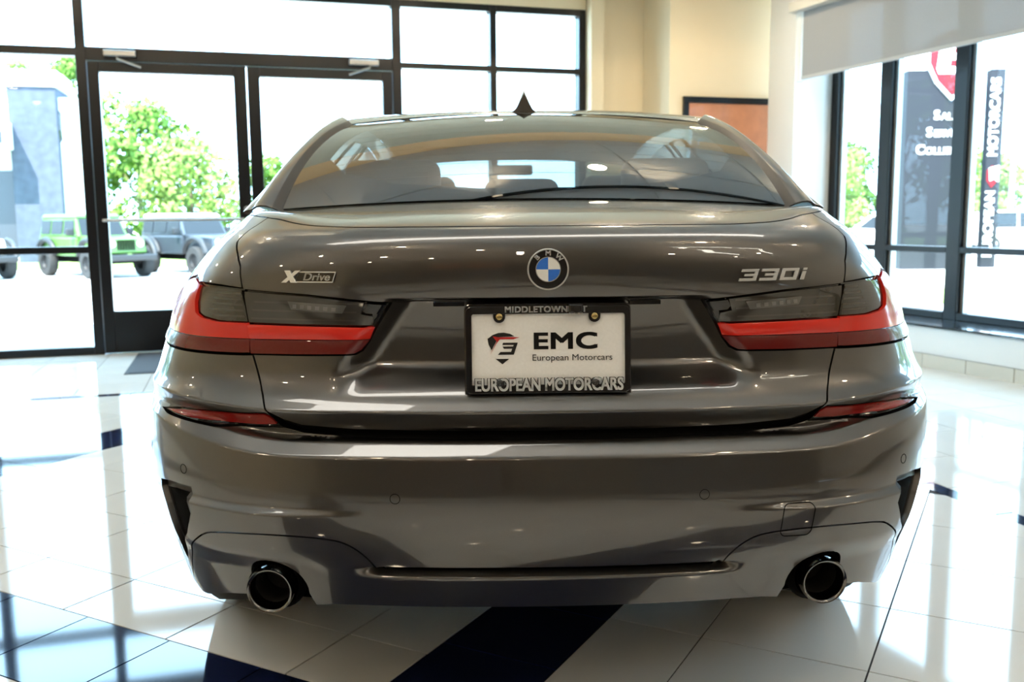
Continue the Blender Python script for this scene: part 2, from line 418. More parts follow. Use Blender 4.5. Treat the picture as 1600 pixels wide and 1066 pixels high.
def lines(k0):
    L = []
    for k in range(-4, 5):
        s0 = k0[0]+k*2.862
        L.append((s0, s0+.322, 'b'))
        e = s0+.322; w = [e, e+k0[1]]
        for j in range(5): w.append(w[-1]+.408)
        w.append(s0+2.862)
        for i in range(len(w)-1): L.append((w[i], w[i+1], 'w'))
    return L
LA, LB = lines((-.494, .2555)), lines((-.264, .245))
tiles = []
def addt(poly, m):
    if len(poly) < 3: return
    a = 0
    for i in range(len(poly)): a += poly[i][0]*poly[(i+1) % len(poly)][1]-poly[(i+1) % len(poly)][0]*poly[i][1]
    if abs(a) < .004: return
    cx = sum(p[0] for p in poly)/len(poly); cy = sum(p[1] for p in poly)/len(poly)
    g = .0024; q = []
    for p in poly:
        d = math.hypot(p[0]-cx, p[1]-cy); k = max(0, 1-g*1.4/d); q.append((cx+(p[0]-cx)*k, cy+(p[1]-cy)*k))
    if a < 0: q = q[::-1]
    tiles.append(((cx, cy), q, m))
def inner_clip(p):
    p = clip(p, RR, IR); p = clip(p, (-RR[0], -RR[1]), -IL) if p else p
    p = clip(p, RF, IF_) if p else p; p = clip(p, (-RF[0], -RF[1]), -IB) if p else p; return p
for a0, a1, ka in LA:
    for b0, b1, kb in LB:
        if ka == 'b' and kb == 'w': continue
        if kb == 'b' and ka == 'w': continue
        c = [t2w(*q) for q in ((a0, b0), (a1, b0), (a1, b1), (a0, b1))]
        addt(inner_clip(c), TILEB if ka == 'b' else TILEW)
for k in range(-4, 5):   # blue bands: eight tiles between crossings
    for j in range(-4, 5):
        s0, r0 = -.494+k*2.862, -.264+j*2.862+.322
        for i in range(8):
            h = 2.54/8
            addt(inner_clip([t2w(*q) for q in ((s0, r0+i*h), (s0+.322, r0+i*h), (s0+.322, r0+(i+1)*h), (s0, r0+(i+1)*h))]), TILEB)
            r1, s1 = -.264+j*2.862, -.494+k*2.862+.322
            addt(inner_clip([t2w(*q) for q in ((s1+i*h, r1), (s1+(i+1)*h, r1), (s1+(i+1)*h, r1+.322), (s1+i*h, r1+.322))]), TILEB)
SB = .078
a = IL-SB
def band(a0, a1, b0, b1, m, na, nb):
    for i in range(na):
        for j in range(nb):
            x0, x1 = a0+(a1-a0)*i/na, a0+(a1-a0)*(i+1)/na; y0, y1 = b0+(b1-b0)*j/nb, b0+(b1-b0)*(j+1)/nb
            addt([r2w(x0, y0), r2w(x1, y0), r2w(x1, y1), r2w(x0, y1)], m)
band(IR, IR+SB, IB-SB, IF_+SB, TILEB, 1, 28); band(IL-SB, IL, IB-SB, IF_+SB, TILEB, 1, 28)
band(IL, IR, IF_, IF_+SB, TILEB, 22, 1); band(IL, IR, IB-SB, IB, TILEB, 22, 1)
gx = [IR+SB+.0+.372+k*.408 for k in range(-1, 6)]
def wallclip(p): return clip(p, WN, WOFF)
xs = [IR+SB]+[2.50+k*.408 for k in range(0, 6)]
ys = [1.345+k*.408 for k in range(-25, 14)]
for i in range(len(xs)-1):
    for j in range(len(ys)-1):
        if ys[j+1] > 6.62 or ys[j] < -8.3: continue
        addt(wallclip([r2w(xs[i], ys[j]), r2w(xs[i+1], ys[j]), r2w(xs[i+1], ys[j+1]), r2w(xs[i], ys[j+1])]) if ys[j] < 5.2 else [r2w(xs[i], ys[j]), r2w(xs[i+1], ys[j]), r2w(xs[i+1], ys[j+1]), r2w(xs[i], ys[j+1])], TILEW)
x2 = [IR+SB-k*.408 for k in range(0, 24)]; y2 = [IF_+SB+k*.408 for k in range(0, 5)]+[6.64]
for i in range(len(x2)-1):
    for j in range(len(y2)-1):
        if y2[j+1] > y2[j]: addt([r2w(x2[i+1], y2[j]), r2w(x2[i], y2[j]), r2w(x2[i], y2[j+1]), r2w(x2[i+1], y2[j+1])], TILEW)
x3 = [IL-SB-k*.408 for k in range(0, 5)]; y3 = [IB-SB+k*.408 for k in range(-3, 29)]
for i in range(len(x3)-1):
    for j in range(len(y3)-1): addt([r2w(x3[i+1], y3[j]), r2w(x3[i], y3[j]), r2w(x3[i], y3[j+1]), r2w(x3[i+1], y3[j+1])], TILEW)
cx_, cy_ = -.107, -1.72
def tile_key(t):
    dx, dy = t[0][0]-cx_, t[0][1]-cy_
    ang = math.atan2(dx-.02*dy, dy); d = math.hypot(dx, dy)
    hidden = (abs(t[0][0]) < .8 and .95 < t[0][1] < 4.6)
    out = abs(ang) > .56 or d < 1.9 or hidden or t[0][1] < -.6
    return (1 if out else 0, d)
tiles.sort(key=tile_key)
for c, q, m in tiles[:300]:
    mb = MB().prism([(x-c[0], y-c[1]) for x, y in q], -.012, 0.0, ident)
    mb.build('tile', m, floor, fix=False, loc=(c[0], c[1], 0))
rest = {}
for c, q, m in tiles[300:]: rest.setdefault(m.name, (MB(), m))[0].prism(q, -.012, 0.0, ident)
for mb, m in rest.values(): tag(mb.build('tile_field', m, floor, fix=False), kind='stuff')

ceiling = struct(MB().box(A0-.3, 5.9, B0-.3, 6.9, CEILZ, CEILZ+.2, RM).build('ceiling', CEIL))
struct(MB().box(A0-.1, 4.6, BULK, SF-.06, LOWZ, CEILZ, RM).build('ceiling_soffit', CREAM))
for k in range(9):
    b_ = B0+.6+k*1.22
    if b_ < BULK: MB().box(A0, 4.5, b_, b_+.024, CEILZ-.012, CEILZ, RM).build('ceiling_rail', CEILRAIL, ceiling)
for k in range(11): MB().box(A0+.4+k*1.22, A0+.424+k*1.22, B0, BULK, CEILZ-.012, CEILZ, RM).build('ceiling_rail', CEILRAIL, ceiling)
# --- storefront wall (forward): header wall, frames, panes, doors

wall_back = MB()
wall_back.box(A0, -5.868, SF-.06, SF+.16, 0, 2.93, RM)
wall_back.box(A0, 2.60, SF-.06, SF+.16, 2.93, CEILZ, RM)
wall_back.box(2.60, 2.72, SF-.20, SF+.16, 0, CEILZ, RM)
wall_back.box(2.60, 3.16, SF-.10, SF+.16, 0, CEILZ, RM)
struct(wall_back.build('wall_back', CREAM))
def fbar(mb, a0, a1, z0, z1, d0=-.06, d1=.06): return mb.box(a0, a1, SF+d0, SF+d1, z0, z1, RM)
nwin = [0]
def window(name, frames, panes):
    w = None
    for (a0, a1, z0, z1) in frames:
        o = fbar(MB(), a0, a1, z0, z1).build(name if w is None else 'frame_bar', FRAME, w, bevel=.004)
        if w is None: w = struct(o)
    for (a0, a1, z0, z1) in panes:
        MB().box(a0, a1, SF-.006, SF+.006, z0, z1, RM).build('pane', PANE, w)
    return w
# fixed lights left of the doors
posts = [-1.628, -2.47, -3.31, -4.15, -4.99, -5.83]
for i in range(len(posts)-1):
    r, l = posts[i]-.038, posts[i+1]+.038
    fr_ = [(posts[i+1]-.038, posts[i+1]+.038, 0, 2.93), (l, r, 2.873, 2.93), (l, r, 2.367, 2.43), (l, r, .824, .879), (l, r, 0, .065)]
    window('window_%d' % (i+1), fr_, [(l, r, 2.43, 2.873), (l, r, .879, 2.367), (l, r, .065, .824)])
# transom and door frame
w = window('window_6', [(-1.666, -1.590, 0, 2.93), (.833, .911, 0, 2.93), (-1.59, .833, 2.873, 2.93), (-1.59, .833, 2.335, 2.440)], [(-1.59, .833, 2.44, 2.873)])
# fixed lights right of the doors
window('window_7', [(1.703, 1.762, 0, 2.93), (.911, 1.703, 2.873, 2.93), (.911, 1.703, 2.362, 2.411), (.911, 1.703, .824, .879), (.911, 1.703, 0, .065)], [(.911, 1.703, 2.411, 2.873), (.911, 1.703, .879, 2.362), (.911, 1.703, .065, .824)])
window('window_8', [(2.536, 2.60, 0, 2.93), (1.762, 2.536, 2.873, 2.93), (1.762, 2.536, 2.362, 2.411), (1.762, 2.536, .824, .879), (1.762, 2.536, 0, .065)], [(1.762, 2.536, 2.411, 2.873), (1.762, 2.536, .879, 2.362), (1.762, 2.536, .065, .824)])
GREYM = mat('satin_grey_metal', (.42, .41, .40), rough=.35, metal=.8)
def glass_door(name, a0, a1, g0, g1, hinge_left):
    d = struct(fbar(MB(), a0, g0, .008, 2.330, -.045, .045).build(name, FRAME, bevel=.004))
    for q in ((g1, a1, .008, 2.330), (g0, g1, 2.252, 2.330), (g0, g1, .008, .347)): fbar(MB(), *q, -.045, .045).build('door_rail', FRAME, d, bevel=.004)
    MB().box(g0, g1, SF-.006, SF+.006, .347, 2.252, RM).build('pane', PANE, d)
    MB().tube([RM(g0-.035, SF-.09, 1.085), RM(g1+.035, SF-.09, 1.085)], .014, 10).build('push_bar', GREYM, d, smooth=True)
    for a in (g0-.03, g1+.03): MB().tube([RM(a, SF-.04, 1.085), RM(a, SF-.09, 1.085)], .012, 8).build('bar_bracket', GREYM, d, smooth=True)
    x0, x1 = (a0+.13, a0+.37) if hinge_left else (a1-.37, a1-.12)
    cl = MB().box(x0, x1, SF-.12, SF-.061, 2.365, 2.412, RM).build('door_closer', GREYM, d, bevel=.008)
    xm = x0+.10 if hinge_left else x1-.08; xe = xm+.17 if hinge_left else xm-.17
    MB().tube([RM(xm, SF-.11, 2.365), RM(xm, SF-.11, 2.345), RM(xe, SF-.07, 2.290)], .010, 8).build('closer_arm', GREYM, cl)
    MB().lathe([(.0001, .03), (.022, .03), (.026, .0)], RM((g1+.06 if hinge_left else g0-.06), SF-.045, 1.17), (-RF[0], -RF[1], 0), 16).build('lock_cylinder', GREYM, d, smooth=True)
glass_door('door_1', -1.586, -.3815, -1.503, -.482, True)
glass_door('door_2', -.3735, .829, -.273, .746, False)
# return and the wall with the wooden door
struct(MB().box(3.15, 4.42, 6.0, 6.81, 0, CEILZ, RM).build('wall_side', CREAM))
d3 = struct(MB().box(3.278, 3.325, 5.965, 6.0, 0, 2.115, RM).build('door_3', FRAME))
MB().box(4.155, 4.202, 5.965, 6.0, 0, 2.115, RM).build('door_jamb', FRAME, d3); MB().box(3.325, 4.155, 5.965, 6.0, 2.065, 2.115, RM).build('door_head', FRAME, d3)
MB().box(3.328, 4.152, 5.978, 6.0, .01, 2.062, RM).build('door_leaf', WOOD, d3)
MB().tube([RM(4.08, 5.978, 1.0), RM(4.08, 5.92, 1.0), RM(3.97, 5.92, 1.0)], .011, 8).build('door_handle', GREYM, d3, smooth=True)
# --- right wall with deep window bays
T_END = 5.03; GP = WOFF+.44
wr_ = MB()
wr_.box(T_END, T_END+.35, WOFF, WOFF+.50, 0, CEILZ, RW)
wr_.box(-10, T_END, WOFF, GP+.10, 0, .285, RW)
wr_.box(-10, T_END, WOFF, GP+.10, 2.82, CEILZ, RW)
wr_.box(-10, -.10, WOFF, GP+.10, .285, 2.82, RW)
struct(wr_.build('wall_right', WHITEWALL))
sl = MB().box(-.10, T_END, WOFF-.02, GP-.04, .285, .302, RW).build('trim_1', mat('black_stone_sill', (.010, .012, .018), rough=.12, coat=.4)); struct(sl)
bs = struct(MB().box(-10, T_END, WOFF-.008, WOFF, 0, .094, RW).build('baseboard_right', GROUT))
t_ = T_END
while t_ > -10:
    MB().box(max(t_-.378, -10), t_-.003, WOFF-.014, WOFF-.006, 0, .093, RW).build('skirting_tile', SKIRT, bs) if t_ > -1 else None
    t_ -= .381
mul = [5.005, 4.395, 3.66, 2.92, 2.18, 1.44, .70, -.04]
FRAMELIT = mat('lit_mullion_edge', (.50, .52, .52), rough=.3, metal=.6)  # pale tone paints the light caught on the mullion sides
for i in range(len(mul)-1):
    h, l = mul[i], mul[i+1]; wd = .060
    wn = struct(MB().box(h-wd, h+.02 if i == 0 else h+wd, GP-.06, GP+.03, .30, 2.82, RW).build('window_%d' % (9+i), FRAME, bevel=.004))
    MB().box(h-wd-.030, h-wd+.004, GP-.02, GP+.03, .30, 2.82, RW).build('lit_edge_strip', FRAMELIT, wn)
    MB().box(l+wd, h-wd, GP-.06, GP+.03, .302, .355, RW).build('frame_bar', FRAME, wn, bevel=.004)
    MB().box(l+wd, h-wd, GP-.06, GP+.03, .792, .838, RW).build('frame_bar', FRAME, wn, bevel=.004)
    MB().box(l+wd, h-wd, GP-.06, GP+.03, 2.76, 2.82, RW).build('frame_bar', FRAME, wn, bevel=.004)
    MB().box(l+wd, h-wd, GP-.006, GP+.006, .355, .792, RW).build('pane', PANE, wn); MB().box(l+wd, h-wd, GP-.006, GP+.006, .838, 2.76, RW).build('pane', PANE, wn)
# roller blind
SHADE = mat('grey_mesh_blind', (.46, .46, .46), rough=.9)
def blind_mat():
    m = bpy.data.materials.new('translucent_grey_mesh_blind'); m.use_nodes = True; nt = m.node_tree; nt.nodes.clear()
    out = nt.nodes.new('ShaderNodeOutputMaterial'); mx = nt.nodes.new('ShaderNodeMixShader'); mx.inputs['Fac'].default_value = .90
    tr = nt.nodes.new('ShaderNodeBsdfTransparent'); tr.inputs['Color'].default_value = (.75, .8, .85, 1); df = nt.nodes.new('ShaderNodeBsdfDiffuse')
    wv = nt.nodes.new('ShaderNodeTexNoise'); wv.inputs['Scale'].default_value = 300; cr = nt.nodes.new('ShaderNodeMapRange'); cr.inputs['To Min'].default_value = .33; cr.inputs['To Max'].default_value = .40
    cb = nt.nodes.new('ShaderNodeCombineColor'); nt.links.new(wv.outputs['Fac'], cr.inputs['Value'])
    for k in ('Red', 'Green', 'Blue'): nt.links.new(cr.outputs['Result'], cb.inputs[k])
    nt.links.new(cb.outputs['Color'], df.inputs['Color'])
    nt.links.new(tr.outputs['BSDF'], mx.inputs[1]); nt.links.new(df.outputs['BSDF'], mx.inputs[2]); nt.links.new(mx.outputs['Shader'], out.inputs['Surface']); return m
bl = tag(empty('roller_blind', RW(3.5, WOFF-.03, 2.18)), 'grey mesh roller blind half lowered over the right-hand windows', 'blind')
def RWl(t, o, z): p = RW(t, o, z); q = RW(3.5, WOFF-.03, 2.18); return (p[0]-q[0], p[1]-q[1], p[2]-q[2])
MB().box(-.5, 4.90, WOFF-.034, WOFF-.031, 2.205, 2.74, RWl).build('blind_cloth', blind_mat(), bl)
MB().box(-.5, 4.90, WOFF-.042, WOFF-.022, 2.180, 2.208, RWl).build('hem_bar', SHADE, bl, bevel=.004)
MB().box(-.55, 4.99, WOFF-.12, WOFF-.004, 2.72, 2.80, RWl).build('blind_fascia', mat('cream_blind_fascia', (.62, .58, .50), rough=.5), bl, bevel=.006)
MB().box(4.91, 4.96, WOFF-.05, WOFF-.004, 2.17, 2.74, RWl).build('side_channel', mat('white_side_channel', (.8, .8, .77), rough=.4), bl, bevel=.004)
# --- unseen sides of the room (they show in the paintwork)
struct(MB().box(A0-.2, A0, B0, SF, 0, CEILZ, RM).build('wall_left', CREAM))
wf_ = MB(); wf_.box(A0, -5.0, B0-.2, B0, 0, CEILZ, RM); wf_.box(-5.0, -2.6, B0-.2, B0, 2.4, CEILZ, RM); wf_.box(-2.6, 6.2, B0-.2, B0, 0, CEILZ, RM)
struct(wf_.build('wall_front', mat('taupe_wall_paint', (.20, .17, .14), rough=.7)))
wf2 = struct(MB().box(-5.0, -2.6, B0-.15, B0-.1, 0, 2.4, RM).build('door_4', WOOD))
for a in (-5.0, -3.84, -2.68): MB().box(a, a+.08, B0-.1, B0+.01, 0, 2.4, RM).build('door_jamb', FRAME, wf2)
desk = tag(empty('unseen_desk', RM(-3.2, -5.2, 0), -YAW), 'unseen dark desk added behind the camera for reflections', 'desk')  # invented desk, a dark shape for the car paint to reflect
dm = mat('dark_desk_veneer', (.05, .035, .028), rough=.35)
MB().box(-1.6, 1.6, -.35, .35, 1.02, 1.07).build('desk_top', dm, desk, bevel=.01); MB().box(-1.55, 1.55, .2, .26, 0, 1.02).build('desk_front', dm, desk)
for x in (-1.55, 1.49): MB().box(x, x+.06, -.32, .2, 0, 1.02).build('desk_side', dm, desk)
cab = tag(empty('unseen_counter', RM(1.9, -6.6, 0), -YAW), 'unseen long dark counter added behind the camera for reflections', 'counter')  # invented counter, out of view, darkens what the paint mirrors
MB().box(-2.0, 2.0, -.35, .35, .98, 1.04).build('counter_top', dm, cab, bevel=.01); MB().box(-1.95, 1.95, .22, .30, 0, .98).build('counter_front', dm, cab)
# --- door mat
matte = tag(empty('door_mat', RM(-.35, 6.0, 0.0)), 'dark grey ribbed mat on the tiles before the glass doors', 'mat')
MATM = mat('charcoal_mat_pile', (.035, .036, .040), rough=.95, bump=.6, bscale=300)
def RMl(a, b, z): p = RM(a, b, z); q = RM(-.35, 6.0, 0); return (p[0]-q[0], p[1]-q[1], p[2])
MB().box(-1.30, .62, 5.46, 6.50, .0005, .009, RMl).build('mat_pile', MATM, matte); ringprism([(-1.33, 5.43), (.65, 5.43), (.65, 6.53), (-1.33, 6.53)], [(-1.30, 5.46), (.62, 5.46), (.62, 6.50), (-1.30, 6.50)], .0005, .006, RMl).build('rubber_edge', RUBBER, matte)

# --- ceiling downlights and strip lights (each lamp carries its own light)
RING = mat('white_lamp_ring', (.8, .8, .78), rough=.4); LENS = mat('lit_lamp_lens', (1, .9, .75), rough=.5, emit=((1, .80, .55), 30.0))
rows = [-7.0, -4.7, -1.9, 2.2, 5.0]; cols = [-6.6, -4.3, -2.0, 1.25, 3.2]
names_r = ['row nearest the back wall', 'second row from the back wall', 'row behind the camera', 'row above the car roof', 'row nearest the storefront']
names_c = ['first from the left', 'second from the left', 'third from the left', 'fourth from the left', 'nearest the window wall']
for j, b in enumerate(rows):
    for i, a in enumerate(cols):
        dl = tag(empty('downlight', RM(a, b, LOWZ if b > BULK else CEILZ)), 'round recessed ceiling downlight, %s, %s' % (names_c[i], names_r[j]), 'ceiling lamp', 'ceiling downlights')
        MB().lathe([(.075, -.002), (.105, -.002), (.108, -.010), (.078, -.014), (.075, -.002)], (0, 0, 0), (0, 0, 1), 28).build('trim_ring', RING, dl, smooth=True, fix=False)
        MB().lathe([(.0001, -.006), (.075, -.006)], (0, 0, 0), (0, 0, 1), 28).build('lamp_lens', LENS, dl, fix=False)
        ld = bpy.data.lights.new('downlight_bulb', 'AREA'); ld.shape = 'DISK'; ld.size = .14; ld.energy = LAMP_POWER; ld.color = (1, .80, .56)
        lo = bpy.data.objects.new('downlight_bulb', ld); col.objects.link(lo); lo.parent = dl; lo.location = (0, 0, -.02)
PANELM = mat('lit_panel_diffuser', (1, 1, .97), rough=.6, emit=((1, .95, .86), 7.5))
st = tag(empty('added_panel_light', RM(.05, -.05, CEILZ-.013), -YAW), 'unseen long ceiling panel added above the car boot to brighten its paint', 'ceiling lamp')  # invented light source for the bright bands on boot lid and bumper
ringprism([(-2.14, -.24), (2.14, -.24), (2.14, .24), (-2.14, .24)], [(-2.1, -.20), (2.1, -.20), (2.1, .20), (-2.1, .20)], -.02, 0, ident).build('frame', RING, st)
for k in range(3): MB().box(-2.1+k*1.4, -.7+k*1.4, -.20, .20, -.012, -.004).build('diffuser', PANELM, st)
# track with heads washing the soffit
tk = tag(empty('track_light', RM(.0, 1.75, CEILZ-.013), -YAW), 'black ceiling track with six small heads aimed at the cream soffit', 'ceiling lamp')
MB().box(-4.6, 3.6, -.02, .02, -.03, 0).build('track_rail', BLACK, tk)
for k in range(6):
    x = -3.9+k*1.4
    hd = MB().lathe([(.04, -.07), (.045, .05), (.042, .052)], (x, .03, -.11), (0, .95, -.12), 20).build('track_head', RING, tk, smooth=True, fix=False)
    MB().tube([(x, 0, -.03), (x, .02, -.10)], .008, 6).build('head_stem', BLACK, hd)
    MB().lathe([(.0001, .046), (.041, .046)], (x, .03, -.11), (0, .95, -.12), 20).build('head_lens', LENS, hd, fix=False)
    sd = bpy.data.lights.new('track_bulb', 'SPOT'); sd.energy = 46; sd.spot_size = R_(125); sd.spot_blend = .8; sd.color = (1, .80, .52); sd.shadow_soft_size = .03
    so = bpy.data.objects.new('track_bulb', sd); col.objects.link(so); so.parent = tk; so.location = (x, .10, -.12); so.rotation_euler = (R_(84), 0, 0)
TUBE = mat('lit_tube', (1, 1, .95), rough=.5, emit=((1, .95, .82), 14.0))
for n_, (a, b) in enumerate([(1.6, -4.0), (3.0, -4.0), (2.3, -5.6)]):
    st = tag(empty('strip_light', RM(a, b, CEILZ-.013), -YAW), ('twin-tube ceiling strip light, %s' % ['left of the near pair', 'right of the near pair', 'alone over the counter'][n_]), 'ceiling lamp', 'strip lights')
    MB().box(-.62, .62, -.10, .10, -.06, -.003).build('tray', RING, st, bevel=.01)
    for y in (-.05, .05): MB().tube([(-.60, y, -.075), (.60, y, -.075)], .014, 10).build('tube', TUBE, st, smooth=True)
# ------------------------------------------------------------------ the car
car = tag(empty('sedan', (0, 0, 0)), 'dark grey metallic sedan parked in the showroom, seen from behind', 'car')
UE = u_at_y(.57)                     # end of the deck fan / start of the side
UA0, UA1 = u_at_y(.58), u_at_y(1.28) # rear wheel arch
gap = [(.90, 1.075), (.8475, 1.036), (.79, 1.012), (.745, .988), (.70, .945), (.66, .872), (.6305, .816), (.583, .746), (.551, .708), (.5305, .677)]
diffl = [(0, .397), (.325, .397), (.342, .397), (.362, .4325), (.395, .460), (.432, .470), (.543, .477), (.678, .470), (.718, .452), (.80, .398), (.862, .345), (.91, .305)]
def chaikin_open(p, it=2):
    for _ in range(it):
        q = [p[0]]
        for a, b in zip(p[:-1], p[1:]): q += [(a[0]*.75+b[0]*.25, a[1]*.75+b[1]*.25), (a[0]*.25+b[0]*.75, a[1]*.25+b[1]*.75)]
        p = q+[p[-1]]
    return p
diffl = chaikin_open(diffl)

def arch(yc, r=.365, zc=.335, n=20, a0=-8, a1=188):
    uc = u_at_y(yc); return [(uc+r*math.cos(R_(a)), zc+r*math.sin(R_(a))) for a in np.linspace(a0, a1, n)]

# trunk lid (vertical face) ------------------------------------------------
lid_half = [(0, .669), (.2, .670), (.38, .673), (.486, .680), (.5225, .692)]+[(a, b) for a, b in reversed(gap[1:-1])]+[(float(u), float(ztop(u))) for u in np.linspace(.90, 0, 30)]
lamp_in = [(.6966, .9425), (.52, .934), (.365, .9205), (.331, .9185), (.358, .869), (.37, .842), (.382, .823), (.394, .8165), (.5, .8145), (.6295, .814), (.645, .841), (.6605, .873)]
lid_out = [(a, b) for a, b in lid_half]
# the lamp bites into the lid edge: walk the lid outline round it
i0 = lid_out.index((.6305, .816)); i1 = lid_out.index((.70, .945))
lid_h = lid_out[:i0]+[(.6295, .814), (.5, .8145), (.394, .8165), (.382, .823), (.37, .842), (.358, .869), (.331, .9185), (.365, .9205), (.52, .934), (.6966, .9425)]+lid_out[i1+1:]
def rowset(*seg):
    out = []
    for a, b, st in seg: out += list(np.arange(a, b, st))
    return out
lid = panel('trunk_lid', S, mirror_half(lid_h), PAINT, car, step=(.010, .0042), rim=.012, rows=rowset((.670, .75, .002), (.75, .91, .005), (.91, .94, .0015), (.94, 1.025, .005), (1.025, 1.09, .0016)))

# deck behind the lip up to the rear window -------------------------------
UG = .90
def deck(u, t):
    u = np.asarray(u, float); t = np.asarray(t, float); a = np.abs(u); sg = np.where(u < 0, -1., 1.)
    zt = np.minimum(ztop(a), 1.0655+(ztop(a)-1.0655)*1.0)
    A = S(a, zt); A2 = S(a, zt-.004)
    bx = np.interp(a, [0, UG, UE], [0, .600, .640]); q = bx/.612
    Bp = np.stack([bx, .445+.105*q*q, 1.119-.018*q*q], -1)
    T0 = A-A2; T0 = T0/(np.linalg.norm(T0, axis=-1)[..., None]+1e-9)
    D = Bp-A; L = np.linalg.norm(D, axis=-1)[..., None]
    T1 = np.stack([0*bx, 1+0*bx, .10+0*bx], -1)
    T1 = T1*(1-sstep(.8, UE, a))[..., None]+ (D/L)*sstep(.8, UE, a)[..., None]
    t_ = t[..., None]; h1 = 2*t_**3-3*t_**2+1; h2 = t_**3-2*t_**2+t_; h3 = -2*t_**3+3*t_**2; h4 = t_**3-t_**2
    P = A*h1+T0*h2*L*.55+Bp*h3+T1*h4*L*.8
    P[..., 0] *= sg; return P
panel('trunk_deck', deck, mirror_half([(0, 0), (UG, 0), (UG, .995), (0, .995)]), PAINT, lid, step=(.02, .008), ku=1, kv=.38, inset=.0, rim=.004)

# quarter panels, bumper, side skin ----------------------------------------
for s in (1, -1):
    def hand(p): return [(a*s, b) for a, b in p]
    top = [(u, float(ztop(u))) for u in np.linspace(.905, u_at_y(1.75), 14)]
    q = [(.70, .945), (.745, .988), (.79, 1.012), (.8475, 1.036), (.90, float(ztop(.90)))]+top+[(u_at_y(1.70), .62), (u_at_y(1.55), .42)]
    q += [(u, z) for u, z in arch(.93) if u > u_at_y(.66) and z > .44][:]
    q += [(u_at_y(.60), .70), (u_at_y(.56), .80), (1.075, .822), (1.075, .89), (1.045, .930), (.985, .957), (.93, .965), (.88, .953), (.78, .950)]
    qp = panel('quarter_panel', S, hand(q), PAINT, car, step=(.014, .007), rim=.010)
    panel('shoulder', deck, [(s*a, b) for a, b in [(UG, 0), (UE, 0), (UE, .995), (UG, .995)]], PAINT, qp, step=(.015, .008), kv=.3, inset=.0, rim=.004)

refl_poly = [(.872, .6915), (.80, .697), (.712, .700), (.614, .702), (.560, .705), (.543, .696), (.5295, .674), (.594, .6725), (.682, .6715), (.775, .680), (.835, .6855)]
vent_poly = [(.858, .541), (.80, .549), (.728, .549), (.722, .50), (.757, .452), (.815, .407), (.868, .362), (.873, .368), (.862, .40), (.846, .44), (.842, .49)]
side_low = [(u_at_y(.545), .345), (u_at_y(.565), .45), (u_at_y(.60), .55), (u_at_y(.60), .70), (u_at_y(.56), .80)]
bump_half = diffl[:-1]+[(.91, .305), (.925, .280), (1.0, .275), (u_at_y(.55), .28)]+side_low+[(1.075, .820), (1.03, .8185), (.95, .8125), (.85, .8115), (.757, .8115), (.657, .812), (.6305, .813)]+[(a, b) for a, b in gap[7:]]+[(.486, .665), (.38, .6585), (.198, .656), (0, .6555)]
holes = []
for s in (1, -1):
    holes += [[(a*s, b) for a, b in refl_poly], [(a*s, b) for a, b in vent_poly]]
bumper = panel('rear_bumper', S, mirror_half(bump_half), PAINT, car, step=(.011, .0046), rim=.014, holes=holes, rows=rowset((.27, .50, .005), (.50, .56, .002), (.56, .60, .004), (.60, .725, .0018), (.725, .83, .005)))

# diffuser with two openings for the exhausts
TX, TZ, TU = .555, .349, .572
def notch():
    return [(TU-.068, .306)]+[(TU+.064*math.cos(R_(a)), TZ+.004+.060*math.sin(R_(a))) for a in range(196, -17, -12)]+[(TU+.070, .312)]
dbot = [(0, .3125), (.40, .3125), (.46, .311)]+notch()+[(.68, .314), (.74, .306), (.80, .292), (.86, .276), (.90, .270), (.925, .280)]
diffuser = panel('rear_diffuser', S, mirror_half([dbot[0]]+dbot[1:]+[(.91, .305)]+list(reversed(diffl[:-1]))), PAINT, car, step=(.010, .0045), rim=.022)

# dark structure behind the gaps: shell added to block light there
mb = MB(); U = np.concatenate([np.linspace(-u_at_y(.6), u_at_y(.6), 200)]); Zs = np.linspace(.31, 1.055, 120)
def inner(u, z): return S(u, z, .016)
panel('inner_shell', inner, mirror_half([(0, .40), (.5, .485), (.70, .48), (.80, .42), (.95, .33), (u_at_y(.52), .33), (u_at_y(.52), .95), (.9, 1.05), (.6, 1.055), (0, 1.055)]), DARK, car, step=(.02, .008), inset=0, rim=.001)
def under(u, z): return S(u, z, .028)
mb = MB()
for k in range(-60, 60):
    a, b = k/60*.93, (k+1)/60*.93
    pa, pb = S(a, .315, .02), S(b, .315, .02)
    mb.quad(pa, pb, (pb[0]*.93, 1.0, .24), (pa[0]*.93, 1.0, .24))
mb.box(-.74, .74, .6, 4.4, .20, .26)
mb.box(-.60, .60, .35, .62, .26, .40)
mb.build('underbody_tray', DARK, car)

